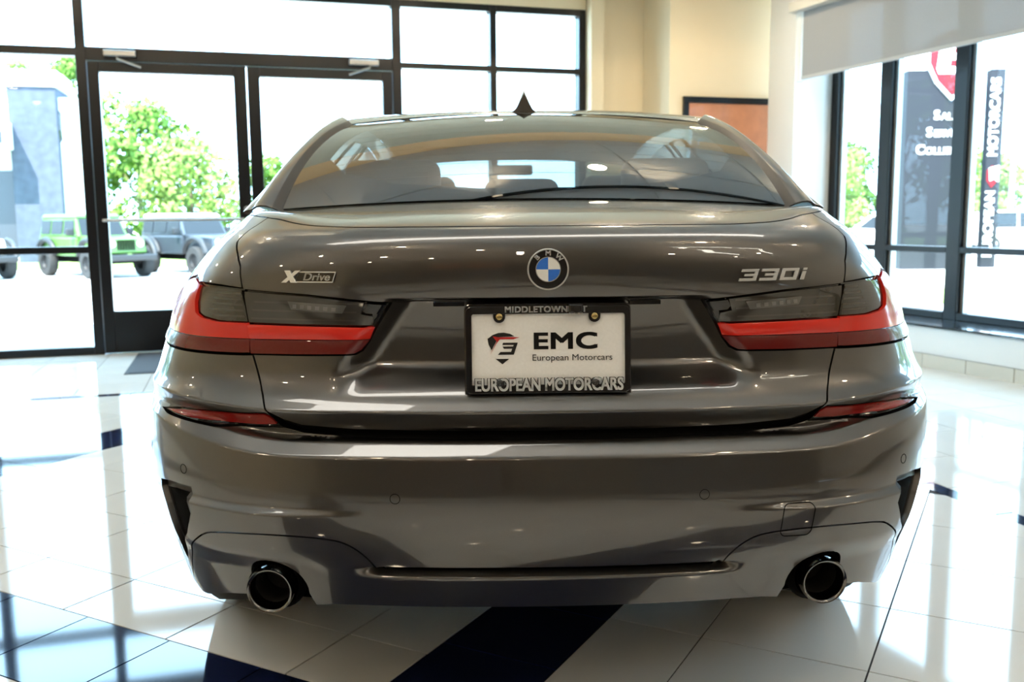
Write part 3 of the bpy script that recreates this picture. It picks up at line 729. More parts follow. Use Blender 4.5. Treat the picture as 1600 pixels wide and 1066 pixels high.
# tail lamps --------------------------------------------------------------
lamp_out = [(.7035, .9445), (.78, .9475), (.88, .950), (.93, .962), (.985, .954), (1.043, .927), (1.072, .89), (1.072, .825), (1.03, .8215), (.95, .8155), (.85, .8145), (.757, .8145), (.657, .815), (.6365, .816), (.656, .868), (.679, .910)]
smk = [(.7035, .9415), (.679, .909), (.6625, .8775), (.7538, .8785), (.81, .885), (.836, .893), (.853, .915), (.868, .945), (.78, .9445)]
def off(d): return lambda u, z: S(u, z, d)
def barf(z0, z1, h):   # a lens that swells out between two heights
    def f(u, z):
        t = np.clip((np.asarray(z)-z0)/(z1-z0), 0, 1); return S(u, z, -h*4*t*(1-t))
    return f
for s in (1, -1):
    H = lambda p: [(a*s, b) for a, b in p]
    tl = panel('tail_lamp', off(.012), H(lamp_out), GLOSSBLACK, car, step=(.014, .008), rim=.02)
    tag(tl, 'wrap-around outer tail lamp with red L-shaped lens')
    redL = [(.868, .9475), (.93, .9595), (.985, .951), (1.041, .925), (1.069, .888), (1.069, .850), (.95, .8455), (.85, .8445), (.757, .8445), (.648, .8445), (.659, .8755), (.7538, .8765), (.812, .883), (.838, .891), (.856, .914)]
    panel('red_lens', barf(.842, .965, .004), H(redL), RED, tl, step=(.010, .004), inset=.0002, rim=.008)
    redD = [(1.069, .848), (1.069, .828), (1.03, .824), (.95, .818), (.85, .817), (.757, .817), (.657, .8175), (.639, .8185), (.6475, .8425), (.757, .8425), (.85, .8425), (.95, .8435)]
    panel('lower_red_lens', barf(.80, .846, .003), H(redD), REDDK, tl, step=(.010, .004), inset=-.0006, rim=.008)
    panel('smoked_lens', off(.003), H(smk), SMOKE, tl, step=(.010, .005), inset=.0008, rim=.008)
    for k in range(5):
        z0 = .8865+k*.0115
        lo_u = np.interp(z0, [.877, .912, .945], [.667, .685, .708]); hi_u = np.interp(z0, [.885, .893, .915, .945], [.775, .805, .825, .84])
        panel('lamp_rib', off(.002), H([(lo_u, z0), (hi_u, z0+.001), (hi_u, z0+.0055), (lo_u+.003, z0+.0045)]), SMOKE2, tl, step=(.02, .005), inset=0, rim=.004)
    ti = panel('lid_lamp', off(.012), H(lamp_in), GLOSSBLACK, car, step=(.014, .008), rim=.02)
    tag(ti, 'inner tail lamp on the trunk lid with red bar')
    panel('red_bar', barf(.842, .876, .0045), H([(.659, .8735), (.36, .8705), (.3685, .8465), (.6465, .8445)]), RED, ti, step=(.010, .003), inset=.0002, rim=.008)
    panel('lower_red_lens', barf(.80, .846, .003), H([(.6455, .8425), (.370, .8445), (.384, .8255), (.396, .8195), (.50, .8175), (.634, .8165)]), REDDK, ti, step=(.010, .004), inset=-.0006, rim=.008)
    panel('smoked_lens', off(.003), H([(.694, .9395), (.52, .931), (.388, .9195), (.392, .897), (.366, .8925), (.3615, .8735), (.6605, .8765)]), SMOKE, ti, step=(.010, .005), inset=.0008, rim=.008)
    panel('lamp_end_cap', off(-.001), H([(.385, .9185), (.338, .9145), (.349, .8955), (.382, .8985), (.390, .906)]), GLOSSBLACK, ti, step=(.010, .005), inset=.0006, rim=.006)
    for k in range(3):
        z0 = .881+k*.0165
        panel('lamp_rib', off(.002), H([(.402, z0+.001), (.655, z0+.003), (.657, z0+.0065), (.402, z0+.0045)]), SMOKE2, ti, step=(.03, .004), inset=0, rim=.004)
    rv = panel('reversing_light', off(-.0015), H([(.432, .898), (.553, .905), (.565, .921), (.425, .914)]), mat('grey_clear_lens', (.10, .095, .085), rough=.12, coat=1), ti, step=(.02, .005), inset=.0, rim=.004)
    for k in range(6):
        u0 = .447+k*.0185; zb = .901+(u0-.432)*.058
        panel('led_cell', off(-.0028), H([(u0, zb), (u0+.010, zb+.0006), (u0+.011, zb+.0085), (u0+.001, zb+.0078)]), mat('pale_led_cell', (.15, .145, .13), rough=.2, coat=1), ti, step=(.02, .02), inset=0, rim=.002)
    rf = panel('bumper_reflector', off(.005), H(refl_poly), GLOSSBLACK, car, step=(.012, .006), inset=.0015, rim=.02)
    panel('reflector_lens', off(.001), H([(.846, .6915), (.78, .6945), (.712, .6970), (.614, .699), (.562, .7015), (.549, .694), (.5405, .680), (.594, .677), (.682, .6775), (.775, .6845), (.82, .688)]), REFL, rf, step=(.012, .006), inset=.0006, rim=.004)
    # black side vent in a recess
    vt = panel('side_vent', off(.035), H(vent_poly), DARK, car, step=(.012, .008), inset=-.004, rim=.001)
    cu, cz = np.mean([p[0] for p in vent_poly]), np.mean([p[1] for p in vent_poly])
    panel('vent_frame', off(.012), H(vent_poly), BLACK, vt, step=(.012, .008), inset=.001, rim=.022, holes=[H([(cu+(a-cu)*.78, cz+(b-cz)*.82) for a, b in vent_poly])])
    for k in range(6):
        z0 = .405+k*.024
        lo_u = np.interp(z0, [.362, .407, .452, .50, .549], [.868, .815, .757, .724, .73]); hi_u = np.interp(z0, [.368, .40, .44, .49, .541], [.87, .86, .845, .841, .856])
        panel('vent_slat', off(.022), H([(lo_u, z0), (hi_u, z0), (hi_u, z0+.012), (lo_u, z0+.012)]), BLACK, vt, step=(.02, .006), inset=0, rim=.012)
    panel('parking_sensor', off(-.0006), H([(.293+.0085*math.cos(t), .5515+.0085*math.sin(t)) for t in np.linspace(0, 2*math.pi, 24, endpoint=False)]), PAINT, bumper, step=(.004, .004), inset=0, rim=.004)
    panel('sensor_groove', off(-.0003), H([(.293+.0100*math.cos(t), .5515+.0100*math.sin(t)) for t in np.linspace(0, 2*math.pi, 24, endpoint=False)]), DARK, bumper, step=(.004, .004), inset=0, rim=.002, holes=[H([(.293+.0088*math.cos(t), .5515+.0088*math.sin(t)) for t in np.linspace(0, 2*math.pi, 24, endpoint=False)])])
    panel('sensor_groove', off(-.0004), H([(.748+.0100*math.cos(t), .583+.0100*math.sin(t)) for t in np.linspace(0, 2*math.pi, 24, endpoint=False)]), DARK, bumper, step=(.004, .004), inset=0, rim=.002, holes=[H([(.748+.0086*math.cos(t), .583+.0086*math.sin(t)) for t in np.linspace(0, 2*math.pi, 24, endpoint=False)])])
    # exhaust tips
    ax = Vector((s*.10, -1, -.06)).normalized(); o = Vector((s*TX, .072, TZ))
    et = MB().lathe([(.046, .16), (.047, .02), (.0475, .004), (.0455, -.003), (.0415, -.002), (.0395, .004), (.038, .03)], o-ax*.0, -ax, 48).build('exhaust_tip', STEEL, car, smooth=True, angle=60, fix=False)
    MB().lathe([(.0382, .028), (.037, .09), (.0001, .10)], o, -ax, 32).build('exhaust_bore', BORE, et, smooth=True, fix=False)
    MB().lathe([(.050, .03), (.062, .05), (.058, .12), (.0001, .13)], o, -ax, 32).build('exhaust_surround', DARK, et, smooth=True, fix=False)
# towing eye cover, a hairline square in the right of the bumper
def rsq(u0, u1, z0, z1, r, d=0):
    out = []
    for cx, cy, a0 in ((u1-r, z1-r, 0), (u0+r, z1-r, 90), (u0+r, z0+r, 180), (u1-r, z0+r, 270)):
        out += [(cx+(r+d)*math.cos(R_(a0+k*15)), cy+(r+d)*math.sin(R_(a0+k*15))) for k in range(7)]
    return out
panel('towing_eye_cover', off(-.0005), rsq(.4525, .5155, .4595, .525, .012, .0009), DARK, bumper, step=(.01, .01), inset=0, rim=.002, holes=[rsq(.4525, .5155, .4595, .525, .012, -.0009)])

# emblem ------------------------------------------------------------------
def flat_frame(x, z, d=0.0, lean=None):
    p = S(np.array([x]), np.array([z]))[0]; q = S(np.array([x]), np.array([z+.01]))[0]; r = S(np.array([x+.01]), np.array([z]))[0]
    uz = Vector(q-p).normalized(); ux = Vector(r-p).normalized(); n = ux.cross(uz).normalized(); uz = n.cross(ux)
    o = Vector(p)+n*d
    return lambda a, b, h=0.0: tuple(o+ux*a+uz*b+n*h)
fr = flat_frame(0, .982, .001)
o = Vector(fr(0, 0, 0)); nn = Vector(fr(0, 0, 1))-o
em = MB().lathe([(.0001, .0048), (.0365, .0048)], o, nn, 48).build('emblem', mat('emblem_black_enamel', (.006, .006, .007), rough=.12, coat=1), car, fix=False)
MB().lathe([(.0395, 0), (.0395, .005), (.0385, .0062), (.0368, .0062), (.0362, .0045)], o, nn, 64).build('emblem_ring', CHROME, em, smooth=True)
MB().lathe([(.0240, .0046), (.0238, .0062), (.0226, .0062), (.0224, .0046)], o, nn, 48).build('inner_ring', CHROME, em, smooth=True)
for k in range(4):
    poly = [(0, 0)]+[(.0224*math.cos(R_(k*90+a)), .0224*math.sin(R_(k*90+a))) for a in range(0, 91, 9)]
    MB().prism(poly, .0040, .0056, fr).build('quadrant', BLUE_E if k % 2 else WHITE_E, em)
for ch, ang in (('B', 43), ('M', 0), ('W', -43)):
    def lf(a, b, h, an=R_(ang)):
        r = .0302+b; x = -math.sin(an)*r+math.cos(an)*a; z = math.cos(an)*r+math.sin(an)*a
        return fr(x, z, .0050+h)
    text_mb(ch, .0128, lf, depth=.001, bold=.0004, sx=1.15).build('emblem_letter', mat('silver_enamel', (.75, .75, .76), rough=.25), em)

# badges ------------------------------------------------------------------
def strokes(polys, fr_, h0, h1, name, material, parent):
    mb = MB()
    for p in polys: mb.prism(p, h0, h1, fr_)
    return mb.build(name, material, parent, bevel=.0006)
def badge_frame(x, z):
    f0 = flat_frame(x, z, .001)
    return f0
f3_ = badge_frame(.507, .9655)
def f3(a, b, h=0.0): return f3_(a*1.22, b*.92, h)
def sh(p, dx): return [((a+dx+.28*(b)), b) for a, b in p]
h_, w_, t_ = .0125, .0150, .0058
three = [[(-w_, h_), (w_, h_), (w_, h_-t_), (-w_, h_-t_)], [(-w_*.5, t_*.42), (w_, t_*.42), (w_, -t_*.42), (-w_*.5, -t_*.42)], [(-w_, -h_+t_), (w_, -h_+t_), (w_, -h_), (-w_, -h_)], [(w_-.0065, h_-t_), (w_, h_-t_), (w_, t_*.42), (w_-.0065, t_*.42)], [(w_-.0065, -t_*.42), (w_, -t_*.42), (w_, -h_+t_), (w_-.0065, -h_+t_)]]
zero = [[(-w_, h_), (w_, h_), (w_, h_-t_), (-w_, h_-t_)], [(-w_, -h_+t_), (w_, -h_+t_), (w_, -h_), (-w_, -h_)], [(-w_, h_-t_), (-w_+.0065, h_-t_), (-w_+.0065, -h_+t_), (-w_, -h_+t_)], [(w_-.0065, h_-t_), (w_, h_-t_), (w_, -h_+t_), (w_-.0065, -h_+t_)]]
ii = [[(-.0033, h_-.0072), (.0033, h_-.0072), (.0033, -h_), (-.0033, -h_)], [(-.0033, h_), (.0033, h_), (.0033, h_-.0045), (-.0033, h_-.0045)]]
mdl = None
for polys, dx in ((three, -.0445), (three, -.0085), (zero, .0275), (ii, .0535)):
    o_ = strokes([sh(p, dx) for p in polys], f3, 0, .0035, 'model_badge' if mdl is None else 'badge_character', CHROME, mdl or car)
    mdl = mdl or o_
fx_ = badge_frame(-.5305, .969)
def fx(a, b, h=0.0): return fx_(a*1.16, b*1.08, h)
def sx_(p): return [(a+.30*b, b) for a, b in p]
xb = MB().prism(sx_([(-.020, .0098), (.046, .0098), (.046, -.0098), (-.020, -.0098)]), 0, .0022, fx).build('drive_badge', CHROME, car, bevel=.0006)
MB().prism(sx_([(-.0205, .0078), (.0445, .0078), (.0445, -.0078), (-.0205, -.0078)]), .0020, .0027, fx).build('badge_field', GLOSSBLACK, xb)
text_mb('Drive', .0190, lambda a, b, h: fx(a+.0135, b-.0003, .0027+h), depth=.0008, bold=.00035, sx=1.12, shear=.25).build('badge_lettering', CHROME, xb)
mbx = MB()
mbx.prism([(-.0500, -.0105), (-.0405, -.0105), (-.0145, .0115), (-.0240, .0115)], 0, .0040, fx)
mbx.prism([(-.0440, .0115), (-.0335, .0115), (-.0215, -.0105), (-.0320, -.0105)], 0, .0046, fx)
mbx.build('badge_cross', CHROME, xb, bevel=.0005)

# number plate --------------------------------------------------------------
PZ = .831
pp = Vector((0, .066, PZ)); ux, uz, un = Vector((1, 0, 0)), Vector((0, .10, 1)).normalized(), Vector((0, -1, .10)).normalized()
def fp(a, b, h=0.0): return tuple(pp+ux*a+uz*b+un*h)
def rrect(x0, x1, z0, z1, r, n=5):
    out = []
    for cx, cz_, a0 in ((x1-r, z1-r, 0), (x0+r, z1-r, 90), (x0+r, z0+r, 180), (x1-r, z0+r, 270)):
        out += [(cx+r*math.cos(R_(a0+90*k/n)), cz_+r*math.sin(R_(a0+90*k/n))) for k in range(n+1)]
    return out
holder = MB().prism(rrect(-.161, .161, -.113, .086, .012), -.030, -.004, fp).build('plate_holder', GLOSSBLACK, car, bevel=.002)
plate = MB().prism(rrect(-.1525, .1525, -.0765, .0765, .012), -.004, 0, fp).build('license_plate', WHITEP, car)
tag(plate, 'white dealer plate in a black frame')
fo = rrect(-.1585, .1585, -.087, .080, .012); fi = rrect(-.1465, .1475, -.0705, .0655, .004)
ringprism(fo, fi, -.002, .006, fp).build('plate_frame', GLOSSBLACK, plate, bevel=.0008)
for x in (-.0935, .0895):
    MB().prism([(x-.0115, .067), (x-.0115, .060)]+[(x+.0115*math.cos(R_(a)), .060+.0115*math.sin(R_(a))) for a in range(180, 361, 20)]+[(x+.0115, .067)], 0, .0055, fp).build('screw_boss', GLOSSBLACK, plate)
    MB().lathe([(.0001, .0088), (.0042, .0088), (.0062, .0078), (.0066, .0054)], fp(x, .0605, 0), un, 20).build('screw', BRASS, plate, smooth=True, fix=False)
    MB().lathe([(.0001, .0120), (.0055, .0105), (.0088, .0060), (.0088, .0)], fp(x, -.0665, 0), un, 20).build('screw_cap', GLOSSBLACK, plate, smooth=True, fix=False)
text_mb('CT', .0160, lambda a, b, h: fp(a+.0635, b+.0735, .006+h), depth=.0012, bold=.0006, sx=1.05, space=1.10).build('frame_lettering', LETTERG, plate)
text_mb('MIDDLETOWN', .0160, lambda a, b, h: fp(a-.0225, b+.0735, .006+h), depth=.0012, bold=.0006, sx=1.05, space=1.10).build('frame_lettering', LETTERG, plate)
text_mb('EUROPEAN MOTORCARS', .0335, lambda a, b, h: fp(a+.001, b-.0715, .0045+h), depth=.0022, bold=.0022, sx=.745).build('lettering_backing', GLOSSBLACK, plate)
text_mb('EUROPEAN MOTORCARS', .0335, lambda a, b, h: fp(a+.001, b-.0715, .0064+h), depth=.0025, bold=.0008, sx=.745).build('frame_lettering', LETTERW, plate)
text_mb('EMC', .0435, lambda a, b, h: fp(a+.033, b+.0115, .0002+h), depth=.0006, bold=.0018, sx=1.42, space=1.06).build('plate_print', INK, plate)
text_mb('European Motorcars', .0172, lambda a, b, h: fp(a+.0465, b-.0195, .0002+h), depth=.0006, bold=.0, sx=1.08).build('plate_print', INK, plate)
def shield(f_, sc, ink, red, parent, hh=.0005):
    # a rounded shield with a red slash and a slanted letter cut out of it
    mb = MB()
    mb.prism([(p[0]*sc, p[1]*sc) for p in [(-.92, .62), (-.6, .86), (-.25, .98), (.1, 1.0), (.5, .92), (.78, .76), (-.25, .72), (-.62, .78), (-.35, .50), (-.68, -.10), (-.86, .25)]], 0, hh, f_)
    mb.prism([(p[0]*sc, p[1]*sc) for p in [(.05, .36), (.98, .36), (.72, -.40), (-.28, -.40), (-.12, -.22), (.55, -.22), (.62, -.02), (.10, -.02), (.02, .12), (.68, .12), (.72, .22), (.0, .22)]], 0, hh, f_)
    mb.prism([(p[0]*sc, p[1]*sc) for p in [(-.42, -.66), (.42, -.66), (0, -1.0)]], 0, hh, f_)
    o1 = mb.build('plate_shield', ink, parent)
    mr = MB().prism([(p[0]*sc, p[1]*sc) for p in [(-.62, .78), (-.25, .72), (1.1, .70), (.7, .58), (-.15, .58), (-.38, .30), (-.78, -.40), (-.35, .44)]], 0, hh*1.2, f_)
    mr.build('shield_slash', red, parent)
shield(lambda a, b, h: fp(a-.0880, b-.0005, .0002+h), .0305, INK, REDINK, plate)
cam_ = MB().box(.041, .069, -.009, .010, .002, .030, lambda a, b, c: fp(a-.003, b+.0745, c)).build('rear_view_camera', GLOSSBLACK, car, bevel=.004)
MB().lathe([(.0001, .0), (.007, .0), (.009, -.004), (.009, -.008)], fp(.0535, .0735, .031), un, 24).build('camera_lens', GLOSSBLACK, cam_, smooth=True, fix=False)
for x in (-.19, .19):
    MB().box(-.03, .03, -.012, .012, -.004, .004, lambda a, b, c, x=x: (a+x, .098+b, .915+c)).build('plate_light', GLOSSBLACK, car)

# greenhouse ---------------------------------------------------------------
_ry = [.55, .75, .95, 1.15, 1.32, 1.6, 2.1, 2.6, 2.95, 3.3, 3.75]
railx = _hermite(_ry, [.684, .664, .634, .602, .576, .567, .566, .570, .580, .625, .720])
railz = _hermite(_ry, [1.096, 1.184, 1.270, 1.347, 1.392, 1.413, 1.417, 1.395, 1.335, 1.19, 1.0])
zroof = _hermite([1.1, 1.2, 1.4, 1.7, 2.1, 2.6, 3.0], [1.350, 1.389, 1.427, 1.447, 1.452, 1.432, 1.38])
def rglass(a, t):
    a = np.asarray(a, float); t = np.asarray(t, float)
    B0 = np.stack([a*.612, .445+.105*a*a, 1.119-.018*a*a], -1); T0 = np.stack([a*.520, 1.225-.055*a*a, 1.396-.035*a*a], -1)
    t_ = t[..., None]; P = B0*(1-t_)+T0*t_
    P[..., 2] += (.030+.022*(1-a*a))*4*t*(1-t); P[..., 0] += a*.018*4*t*(1-t); return P
rw_ = panel('rear_window', rglass, [(-.985, .01), (.985, .01), (.985, .985), (-.985, .985)], CARGLASS, car, step=(.03, .03), ku=.58, kv=.78, inset=.0, rim=.004)
tag(rw_, 'tinted rear window with black edge band')
def rglass_in(a, t): P = rglass(a, t); P[..., 2] -= .0045; return P
panel('window_border', rglass_in, [(-.985, .01), (.985, .01), (.985, .985), (-.985, .985)], GLOSSBLACK, rw_, step=(.03, .03), ku=.58, kv=.78, inset=0, rim=.002, holes=[smooth_poly([(-.90, .075), (.90, .075), (.86, .90), (.5, .955), (-.5, .955), (-.86, .90)], 2)])
for k in range(9):
    t0 = .16+k*.075
    panel('heater_wire', rglass_in, [(-.86, t0), (.86, t0), (.86, t0+.0015), (-.86, t0+.0015)], mat('brown_heater_wire', (.12, .06, .03), rough=.5), rw_, step=(.06, .01), ku=.58, kv=.78, inset=0, rim=.0005, bstep=.05)
def pillar(t, k):   # strip between rear glass edge (k=0) and roof rail (k=1)
    t = np.asarray(t, float); k = np.asarray(k, float); A = rglass(np.ones_like(t), t)
    y = .55+t*(1.29-.55); Bq = np.stack([railx(y), y, railz(y)], -1); k_ = k[..., None]
    P = A*(1-k_)+Bq*k_; bul = .016*4*k*(1-k); P[..., 0] += bul*.5; P[..., 2] += bul; return P
def mirx(f, s):
    def g(*a):
        P = f(*a); P[..., 0] *= s; return P
    return g
for s in (1, -1):
    panel('rear_pillar', mirx(pillar, s), [(0.0, .16), (1, .16), (1, 1), (0, 1)], PAINT, car, step=(.03, .012), ku=.8, kv=.07, inset=0, rim=.004)
    panel('window_seal', mirx(pillar, s), [(0.0, -.12), (1, -.12), (1, .17), (0, .17)], BLACK, car, step=(.03, .012), ku=.8, kv=.07, inset=0, rim=.003)
def roof(a, q):
    a = np.asarray(a, float); q = np.asarray(q, float)
    yr = 1.231-.055*np.clip(np.abs(a)*1.1, 0, 1)**2+.10*sstep(.92, 1.0, np.abs(a)); yf = 2.98-.06*a*a
    y = yr+(yf-yr)*q; x = railx(np.maximum(y, 1.15))
    zc = zroof(y); zr = railz(y); m = np.abs(a)
    z = zc-(zc-zr)*m**2.4
    return np.stack([a*x, y, z], -1)
panel('roof', roof, [(-1, 0), (1, 0), (1, 1), (-1, 1)], PAINT, car, step=(.03, .02), ku=.57, kv=1.76, inset=0, rim=.006)
def headl(a, q): P = roof(a*.96, .01+q*.97); P[..., 2] -= .028; return P
panel('headliner', headl, [(-1, 0), (1, 0), (1, 1), (-1, 1)], HEADLINER, car, step=(.06, .06), ku=.57, kv=1.76, inset=0, rim=.002)
def wshield(a, t):
    a = np.asarray(a, float); t = np.asarray(t, float)
    T0 = np.stack([a*.55, 2.995-.06*a*a, 1.378-.045*a*a], -1); B0 = np.stack([a*.68, 3.78-.20*a*a, 1.005-.01*a*a], -1)
    t_ = t[..., None]; P = T0*(1-t_)+B0*t_; P[..., 2] += .02*4*t*(1-t); return P
panel('windshield', wshield, [(-1, 0), (1, 0), (1, 1), (-1, 1)], WINDSHIELD, car, step=(.05, .05), ku=.65, kv=.88, inset=0, rim=.004)
def side(y, t):
    y = np.asarray(y, float); t = np.asarray(t, float); ub = np.interp(y, _d[:, 1], _s)
    A = S(ub, ztop(ub)); Bq = np.stack([railx(y), y, railz(y)], -1); t_ = t[..., None]
    P = A*(1-t_)+Bq*t_; P[..., 0] += .02*4*t*(1-t); return P
for s in (1, -1):
    w1 = [(1.62, .10), (2.06, .10), (2.06, .88), (1.84, .86)]; w2 = [(2.16, .10), (3.36, .10), (3.10, .60), (2.90, .84), (2.16, .88)]
    pl = panel('door_frame', mirx(side, s), [(.57, 0), (3.70, 0), (3.70, .99), (.57, .99)], PAINT, car, step=(.03, .03), kv=.35, inset=0, rim=.006, holes=[w1, w2])
    panel('side_window', mirx(side, s), w1, SIDEGLASS, pl, step=(.05, .03), kv=.35, inset=.001, rim=.003)
    panel('side_window', mirx(side, s), w2, SIDEGLASS, pl, step=(.05, .03), kv=.35, inset=.001, rim=.003)
# doors, sills, front wings, bonnet
for s in (1, -1):
    H = lambda p: [(a*s, b) for a, b in p]
    def tp(y0, y1, n=8): return [(u_at_y(y), float(ztop(u_at_y(y)))) for y in np.linspace(y0, y1, n)]
    rd = panel('rear_door', S, H([(u_at_y(1.55), .42), (u_at_y(1.70), .62)]+tp(1.75, 2.10)+[(u_at_y(2.14), .30), (u_at_y(1.44), .30)]), PAINT, car, step=(.03, .012), rim=.008)
    fd = panel('front_door', S, H([(u_at_y(2.14), .30)]+tp(2.10, 3.25)+[(u_at_y(3.32), .30)]), PAINT, car, step=(.03, .012), rim=.008)
    for y_, dd in ((2.02, rd), (3.1-.9, fd)):
        ub = u_at_y(y_); p = S(np.array([ub]), np.array([.86]))[0]
        MB().tube([(s*(p[0]-.01), y_-.11, .86), (s*(p[0]+.03), y_-.09, .86), (s*(p[0]+.03), y_+.09, .86), (s*(p[0]-.01), y_+.11, .86)], .010, 8).build('door_handle', PAINT, dd, smooth=True)
    panel('side_sill', S, H([(u_at_y(1.33), .30), (u_at_y(3.36), .30), (u_at_y(3.36), .20), (u_at_y(1.33), .20)]), PAINT, car, step=(.04, .02), rim=.01)
    uf = u_at_y(3.78)
    panel('front_wing', S, H([(u_at_y(3.32), .30)]+tp(3.25, 3.9)+[(u, float(ztop(u))) for u in np.linspace(u_at_y(3.9), UMAX-.55, 10)]+[(UMAX-.55, .30), (uf+.40, .25)]+[(u, z) for u, z in arch(3.78) if z > .29]), PAINT, car, step=(.03, .012), rim=.01)
panel('front_bumper', lambda v, z: S(UMAX-np.abs(v), z)*np.stack([np.where(np.asarray(v) < 0, -1., 1.), 1+0*np.asarray(v), 1+0*np.asarray(v)], -1), mirror_half([(0, .22), (.55, .24), (.55, .80), (0, .775)]), PAINT, car, step=(.03, .015), rim=.01)
def bonnet(u, t):
    u = np.asarray(u, float); t = np.asarray(t, float); A = S(u, ztop(u)); Cn = A.copy(); Cn[..., 0] = 0; Cn[..., 2] = A[..., 2]+.035*np.clip((4.7-A[..., 1])/.6, 0, 1)
    t_ = t[..., None]; P = A*(1-t_)+Cn*t_; P[..., 2] += .015*4*t*(1-t)*np.clip((4.7-A[..., 1])/.5, 0, 1); return P
for s in (1, -1):
    panel('bonnet', mirx(bonnet, s), [(u_at_y(3.55), 0), (UMAX-.02, 0), (UMAX-.02, 1), (u_at_y(3.55), 1)], PAINT, car, step=(.04, .03), kv=.8, inset=0, rim=.004)

# aerial, wheels, interior ---------------------------------------------------
mb = MB(); P = []
for y in np.linspace(0, 1, 16):
    yy = 1.27+.19*y; zb_ = float(zroof(yy))-.003; h = .070*(1-y)**.8*min(1, .80+y*3.0)+.003; w = .050*max(0, math.sin(math.pi*(.5+.5*y)))**.7+.002
    P.append([(w*c_, yy+.012*(1-abs(c_))*0, zb_+h*((1-abs(c_))**1.9*.62+.38*max(0, 1-(abs(c_)/.55)**2)*(1-abs(c_)))) for c_ in np.linspace(-1, 1, 21)])
mb.grid(np.array(P)); n_ = len(mb.v); mb.f.append(tuple(range(21)))
mb.build('roof_aerial', PAINT, car, smooth=True, angle=60)
def wheel(x, y):
    sgn = 1 if x > 0 else -1
    ty = MB().lathe([(.225, -.10), (.26, -.112), (.315, -.11), (.332, -.085), (.335, 0), (.332, .085), (.315, .11), (.26, .112), (.225, .10)], (x, y, .335), (sgn, 0, 0), 40).build('tyre', RUBBER, car, smooth=True)
    MB().lathe([(.226, -.10), (.215, .05), (.226, .104), (.218, .108), (.205, .09), (.2, .04)], (x, y, .335), (sgn, 0, 0), 40).build('rim', ALLOY, ty, smooth=True)
    for k in range(10):
        a = 2*math.pi*k/10; ca, sa = math.cos(a), math.sin(a)
        MB().hexa([(x+sgn*h, y+ca*r-sa*w, .335+sa*r+ca*w) for h in (.055, .085) for r, w in ((.03, -.018), (.21, -.012), (.21, .012), (.03, .018))]).build('spoke', ALLOY, ty)
    MB().lathe([(.0001, .092), (.035, .09), (.05, .08), (.05, .05)], (x, y, .335), (sgn, 0, 0), 20).build('hub', ALLOY, ty, smooth=True)
    MB().lathe([(.19, -.02), (.19, .03)], (x, y, .335), (sgn, 0, 0), 24).build('brake_disc', STEEL, ty)
for x in (-.785, .785):
    for y in (.93, 3.78): wheel(x, y)
def rounded(name, x0, x1, y0, y1, z0, z1, b, m, lean=0.0, parent=car):
    mb = MB().box(x0, x1, y0, y1, z0, z1, lambda a, c, d: (a, c-lean*(d-z0), d)); o = mb.build(name, m, parent, smooth=True, bevel=b); o.modifiers[0].segments = 4; return o
rounded('parcel_shelf', -.60, .60, .62, 1.02, 1.03, 1.072, .01, SEAT)
rounded('rear_seat_back', -.62, .62, 1.0, 1.14, .55, 1.085, .05, SEAT, .12)
for x0, x1, zt in ((-.52, -.25, 1.245), (-.125, .09, 1.19), (.27, .52, 1.245)):
    rounded('headrest', x0, x1, .985, 1.075, 1.06, zt, .035, SEAT, .1)
rounded('rear_seat_cushion', -.62, .62, 1.1, 1.6, .40, .56, .05, SEAT)
for x in (-.37, .37):
    rounded('front_seat_back', x-.25, x+.25, 2.0, 2.13, .50, 1.09, .06, SEAT, .22)
    rounded('headrest', x-.13, x+.13, 1.86, 1.95, 1.07, 1.235, .04, SEAT, .1)
    rounded('front_seat_cushion', x-.25, x+.25, 2.1, 2.6, .38, .52, .05, SEAT)
rounded('dashboard', -.68, .68, 3.0, 3.6, .70, .985, .06, SEAT)
MB().lathe([(.185+.014*math.cos(a), .014*math.sin(a)) for a in np.linspace(0, 2*math.pi, 11)], (-.37, 2.85, .86), (0, -.9, .42), 32).build('steering_wheel', SEAT, car, smooth=True)
rounded('interior_mirror', -.10, .10, 2.93, 2.96, 1.285, 1.335, .012, BLACK)
for s in (1, -1):
    mb = MB().box(s*.60, s*.88, .7, 3.6, .25, .98) if False else MB().box(min(s*.76, s*.80), max(s*.76, s*.80), .75, 3.55, .28, .96)
    mb.build('door_lining', SEAT, car)
for s in (1, -1):
    mir = rounded('door_mirror', min(s*.90, s*1.07), max(s*.90, s*1.07), 3.12, 3.24, .97, 1.09, .03, PAINT)
    MB().box(min(s*.91, s*1.06), max(s*.91, s*1.06), 3.112, 3.121, .98, 1.08).build('mirror_glass', CHROME, mir)
    MB().tube([(s*.83, 3.2, .97), (s*.95, 3.18, 1.0)], .018, 8).build('mirror_arm', GLOSSBLACK, mir)
# ------------------------------------------------------------------ outdoors
GZ = -.55
ASPH = mat('pale_concrete_ground', (.46, .45, .43), rough=.9, noise=(1.5, .08))  # one even pale base colour for lot and pavements
GRASS = mat('mown_grass', (.17, .27, .06), rough=.95, noise=(2, .25))
struct(MB().box(-140, 140, -60, 160, GZ-.4, GZ, ident).build('ground', ASPH))
apron = MB(); apron.box(A0-3, 2.9, SF+.16, SF+2.6, GZ, -.02, RM); struct(apron.build('pavement_front', ASPH))
ap2 = MB(); ap2.box(-10, 6.0, GP+.10, GP+1.6, GZ, -.25, RW); struct(ap2.build('pavement_side', ASPH))
struct(MB().box(-60, 22, 33.6, 80, GZ, GZ+.05, RM).build('lawn_far', GRASS)); struct(MB().box(-4, 30, 12, 17, GZ, GZ+.06, RW and (lambda a, b, z: (a*.96+9, a*-.2+b+3, z))).build('lawn_side', GRASS))
SUVGLASS = mat('dark_vehicle_glass', (.02, .025, .03), rough=.25, spec=.15)
